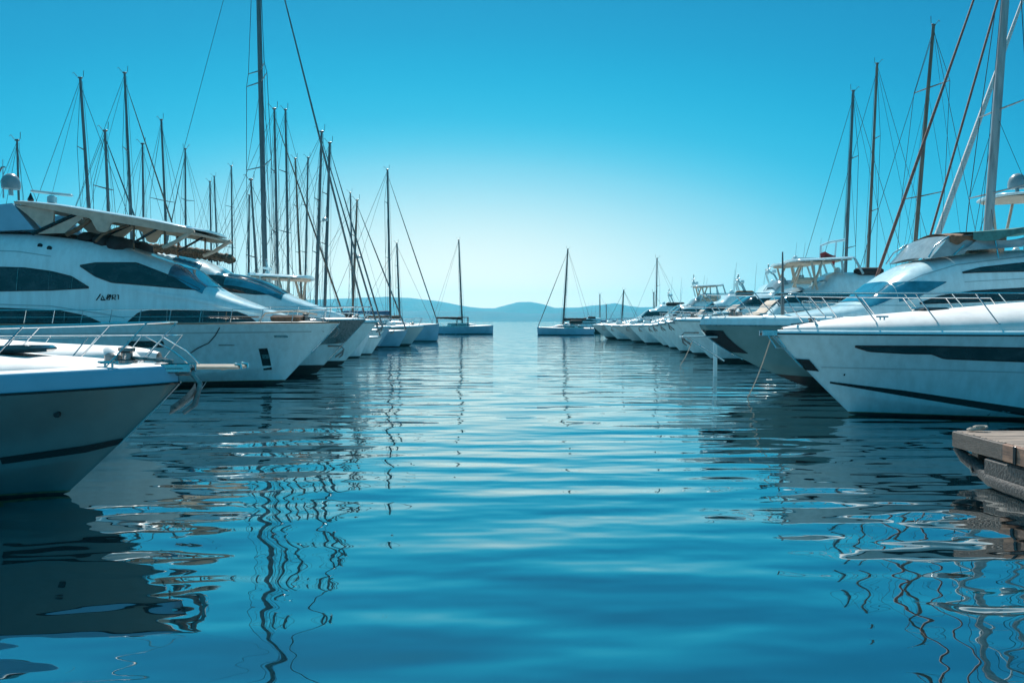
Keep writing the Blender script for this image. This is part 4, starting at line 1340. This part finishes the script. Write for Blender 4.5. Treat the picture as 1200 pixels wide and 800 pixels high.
S('sailing boat with a mast of mid height carrying a dark fitting halfway up', (418.5, 235), (413.5, 360), 70, 12, 4, .12, group=GS, mm='wmast', fs='furl', fsm='mast', hullm='bluegel', zb=1.5, cover='dkcanvas', radar=.55)
S('sailing yacht with tall slim mast and long forestay, second from the open water', (454, 199), (457.5, 370), 90, 13.6, 0, .15, group=GS, spr=(.42, .78), fs='furl', fsm='mast', hullm='bluegel', zb=2.0, stem=.25, wr=.022)
S('sailing boat with short dark mast and brown sail bundle, near the left row end', (465, 285), (468.5, 372), 112, 12, 0, .16, group=GS, cover='brown', fs='wire', wr=.02, zb=1.6, hullm='bluegel')
rt, hu, ft, tp = S('long low pale blue sailing yacht with dark deck shelter, at the left row end', (537.5, 281), (541.5, 372), 140, 11.5, 0, .17, group='sailing yachts anchored in the open channel', spr=(.2, .62), cover='dkcanvas',
                    hullm='bluegel', zb=1.55, stem=.05, fwd=.49, B=4.6, wr=.02, fs=None)
mb = MB()
for x_ in (-4.6, -1.0, 1.0):
    for sd in (1, -1): mb.tube([(x_, sd * 1.4, 1.5), (x_, sd * 1.4, 3.0)], .06, 6)
mb.box((-1.8, 0, 3.05), (5.8, 3.0, .14), .05)
mb.build('deck_shelter', M['dkcanvas'], rt, 40)
rt, hu, ft, tp = S('pale blue sailing yacht moored alone in mid channel with furled forestay', (665.5, 292), (660, 378), 131, 9.6, 180, .17, group='sailing yachts anchored in the open channel', spr=(.4, .6), fs='furl', fsm='mast', hullm='bluegel',
                    zb=1.3, stem=.1, fwd=.46, cover='dkcanvas', wr=.02)
MB().box((-2.2, 0, 2.2), (2.2, 1.8, .7), .2).build('spray_hood', M['dkcanvas'], rt, 50)
yacht('small dark cabin boat with poles and gear, right behind the mid channel yacht', 662, 379, 152, 7.5, 2.6, -1, 1.0, .8, front=.25, wz=.6, roof=1.3, fly=1.4, group='small boats beyond the channel', seed=21, rods=3,
      hullm='anti', anti=.1, cat='motor boat', name='motorboat', soft='dkcanvas', bow_anchor=False)
# right
S('sailing boat with thickest right mast and two dark red forestays reaching far left', (1189, -150), (1158, 268), 33.5, 16, 183, .21, mm='lmast', group=GT, spr=(.31, .49), spw=1.8, fs='furl', fsm='redsail', inner='redsail', wr=.018, zb=1.5, fwd=.36)
S('sailing boat with dark mast standing farthest left among the tall right masts', (1000, 107), (990.5, 325), 62.5, 12, 180, .14, group=GT, fs='wire', spr=(.35, .72), wr=.018)
S('sailing boat with brown mast, second from the left among the tall right masts', (1028, 75), (1017, 315), 67.5, 13, 172, .14, mm='wmast', group=GT, wr=.018)
S('sailing boat with tall mast and slanting crosstree beside the two dark red stays', (1094, 30), (1071.5, 298), 49, 13, 197, .14, mm='wmast', group=GT, spr=(.45, .80), spw=1.7, wr=.016)
S('big sailing yacht with broad white furled sail crossing behind the thickest right mast', (1215, -60), (1222, 260), 54, 24, 180, .2, mm='lmast', group=GT, fs='furl', fsm='wsail', zb=1.8, fwd=.42, wr=.02, fr=.22)
S('sailing boat with pale thin mast over the middle of the right row', (770, 303), (769, 365), 110, 9.5, 180, .13, mm='lmast', group=GT, spr=(.6,), wr=.014)
S('sailing boat with stub-like short mast beside the pale thin mast', (768 - 2, 343), (766.5, 372), 118, 7, 180, .12, mm='lmast', group=GT, spr=(), fs=None, wr=.012, zb=.9)
S('small far sailing boat with upright mast, first right of the mid channel yacht', (703, 345), (703, 378), 168, 7.5, 180, .16, mm='lmast', group='small sailing boats far off', spr=(), fs=None, backstay=False, zb=1.0)
S('small far sailing boat with lowest mast between its two taller neighbours', (710.5, 357), (710.5, 378), 182, 7, 180, .14, mm='lmast', group='small sailing boats far off', spr=(), fs=None, backstay=False, zb=1.0)
S('small far sailing boat with leaning mast and backstay, against the peaked hill', (731, 340), (728.5, 376), 158, 8, 180, .17, mm='mast', group='small sailing boats far off', spr=(), fs='wire', zb=1.0, wr=.03)

# ------------------------------------------------------------------ wooden pier, near right
wood = mat('weathered_planks', (0.29, 0.225, 0.18), 0.75, var=0.3, nscale=2.2, stretch=(1, 9, 9), bump=.004, bscale=10, col2=(0.09, 0.08, 0.07))
wood2 = mat('brown_fascia_board', (0.29, 0.16, 0.105), 0.7, var=0.25, nscale=2.5, stretch=(9, 1, 9), bump=.006, bscale=9, col2=(0.10, 0.06, 0.045))
wood3 = mat('dark_timber', (0.07, 0.06, 0.052), 0.6, var=0.3, nscale=3, stretch=(6, 1, 6), bump=.012, bscale=12, col2=(0.018, 0.018, 0.018))  # darker timber tone for end fascias, bearer and piles
net = mat('barnacled_rubber', (0.055, 0.06, 0.06), 0.7, var=0.5, nscale=26, bump=.02, bscale=30, col2=(0.012, 0.014, 0.016))
pier = empty('pier', (6.93, 11.9, 0), 'weathered wooden pier end with rubber fender at the lower right edge', 'pier')
ZP = .70
rs = random.Random(4)
for i in range(40):
    y0 = -.02 - i * .148
    MB().box((3.0 + rs.uniform(-.012, .012), y0 - .07, ZP - .02 + rs.uniform(-.004, .004)), (6.06, .138, .045), .008).build('plank', wood, pier)
f1 = MB().box((-.055, -.62, ZP - .13), (.06, 1.26, .24), .012).build('fascia_board', wood3, pier)
f2 = MB().box((-.085, -3.6, ZP - .12), (.07, 4.66, .24), .012).build('fascia_board', wood2, pier)
MB().box((3.0, .03, ZP - .13), (6.1, .06, .23), .012).build('fascia_board', wood3, pier)
for y0 in (-1.55, -2.6): MB().box((-.127, y0, ZP - .12), (.016, .06, .245), .004).build('fascia_strap', M['black'], pier)
MB().box((.02, -3.4, ZP - .40), (.22, 5.2, .26), .03).build('bearer', net, pier)
MB().box((3.0, -.12, ZP - .40), (5.6, .22, .26), .03).build('bearer', wood3, pier)
MB().tube([(-.02, .0, ZP - .27), (.02, -.15, ZP - .38), (.1, -.4, ZP - .50), (.0, -.9, ZP - .58), (-.02, -1.3, ZP - .60), (-.02, -5.8, ZP - .62)], [.05, .09, .11, .12, .12, .12], 12).build('rubber_fender', net, pier, 60)
for (x_, y_) in ((.35, -.75), (.35, -3.6), (3.0, -.6)):
    MB().lathe([(.17, -1.6), (.17, ZP - .1)], (x_, y_, 0), 14).build('pile', wood3, pier)
tube_obj('hanging_chain', M['dsteel'], pier, [(.0, -.35, ZP - .5), (-.06, -.5, .12), (.0, -.75, ZP - .55)], .022)
mb = MB()
for k in range(7):
    a = k * 1.1
    mb.tube([(.18 + .10 * math.cos(a + t * .5) + .02 * k, -.12 + .055 * math.sin(a + t * .5), ZP + .03 + .008 * k) for t in range(10)], .014, 5)
rp_ = mb.build('coiled_line', M['rope'])
rp_.location = (6.93, 11.9, 0)
tag(rp_, 'small tangled coil of pale line on the far corner of the wooden pier', 'rope')
cl_ = MB().tube([(-.17, 0, .09), (.17, 0, .09)], .03, 8).tube([(-.06, 0, 0), (-.06, 0, .09)], .026, 8).tube([(.06, 0, 0), (.06, 0, .09)], .026, 8).box((0, 0, .008), (.26, .1, .018), .004).build('mooring_cleat', M['steel'])
cl_.location = (8.0, 11.55, ZP + .004)
tag(cl_, 'pale metal mooring cleat lying on the wooden pier planks at the right edge', 'cleat')
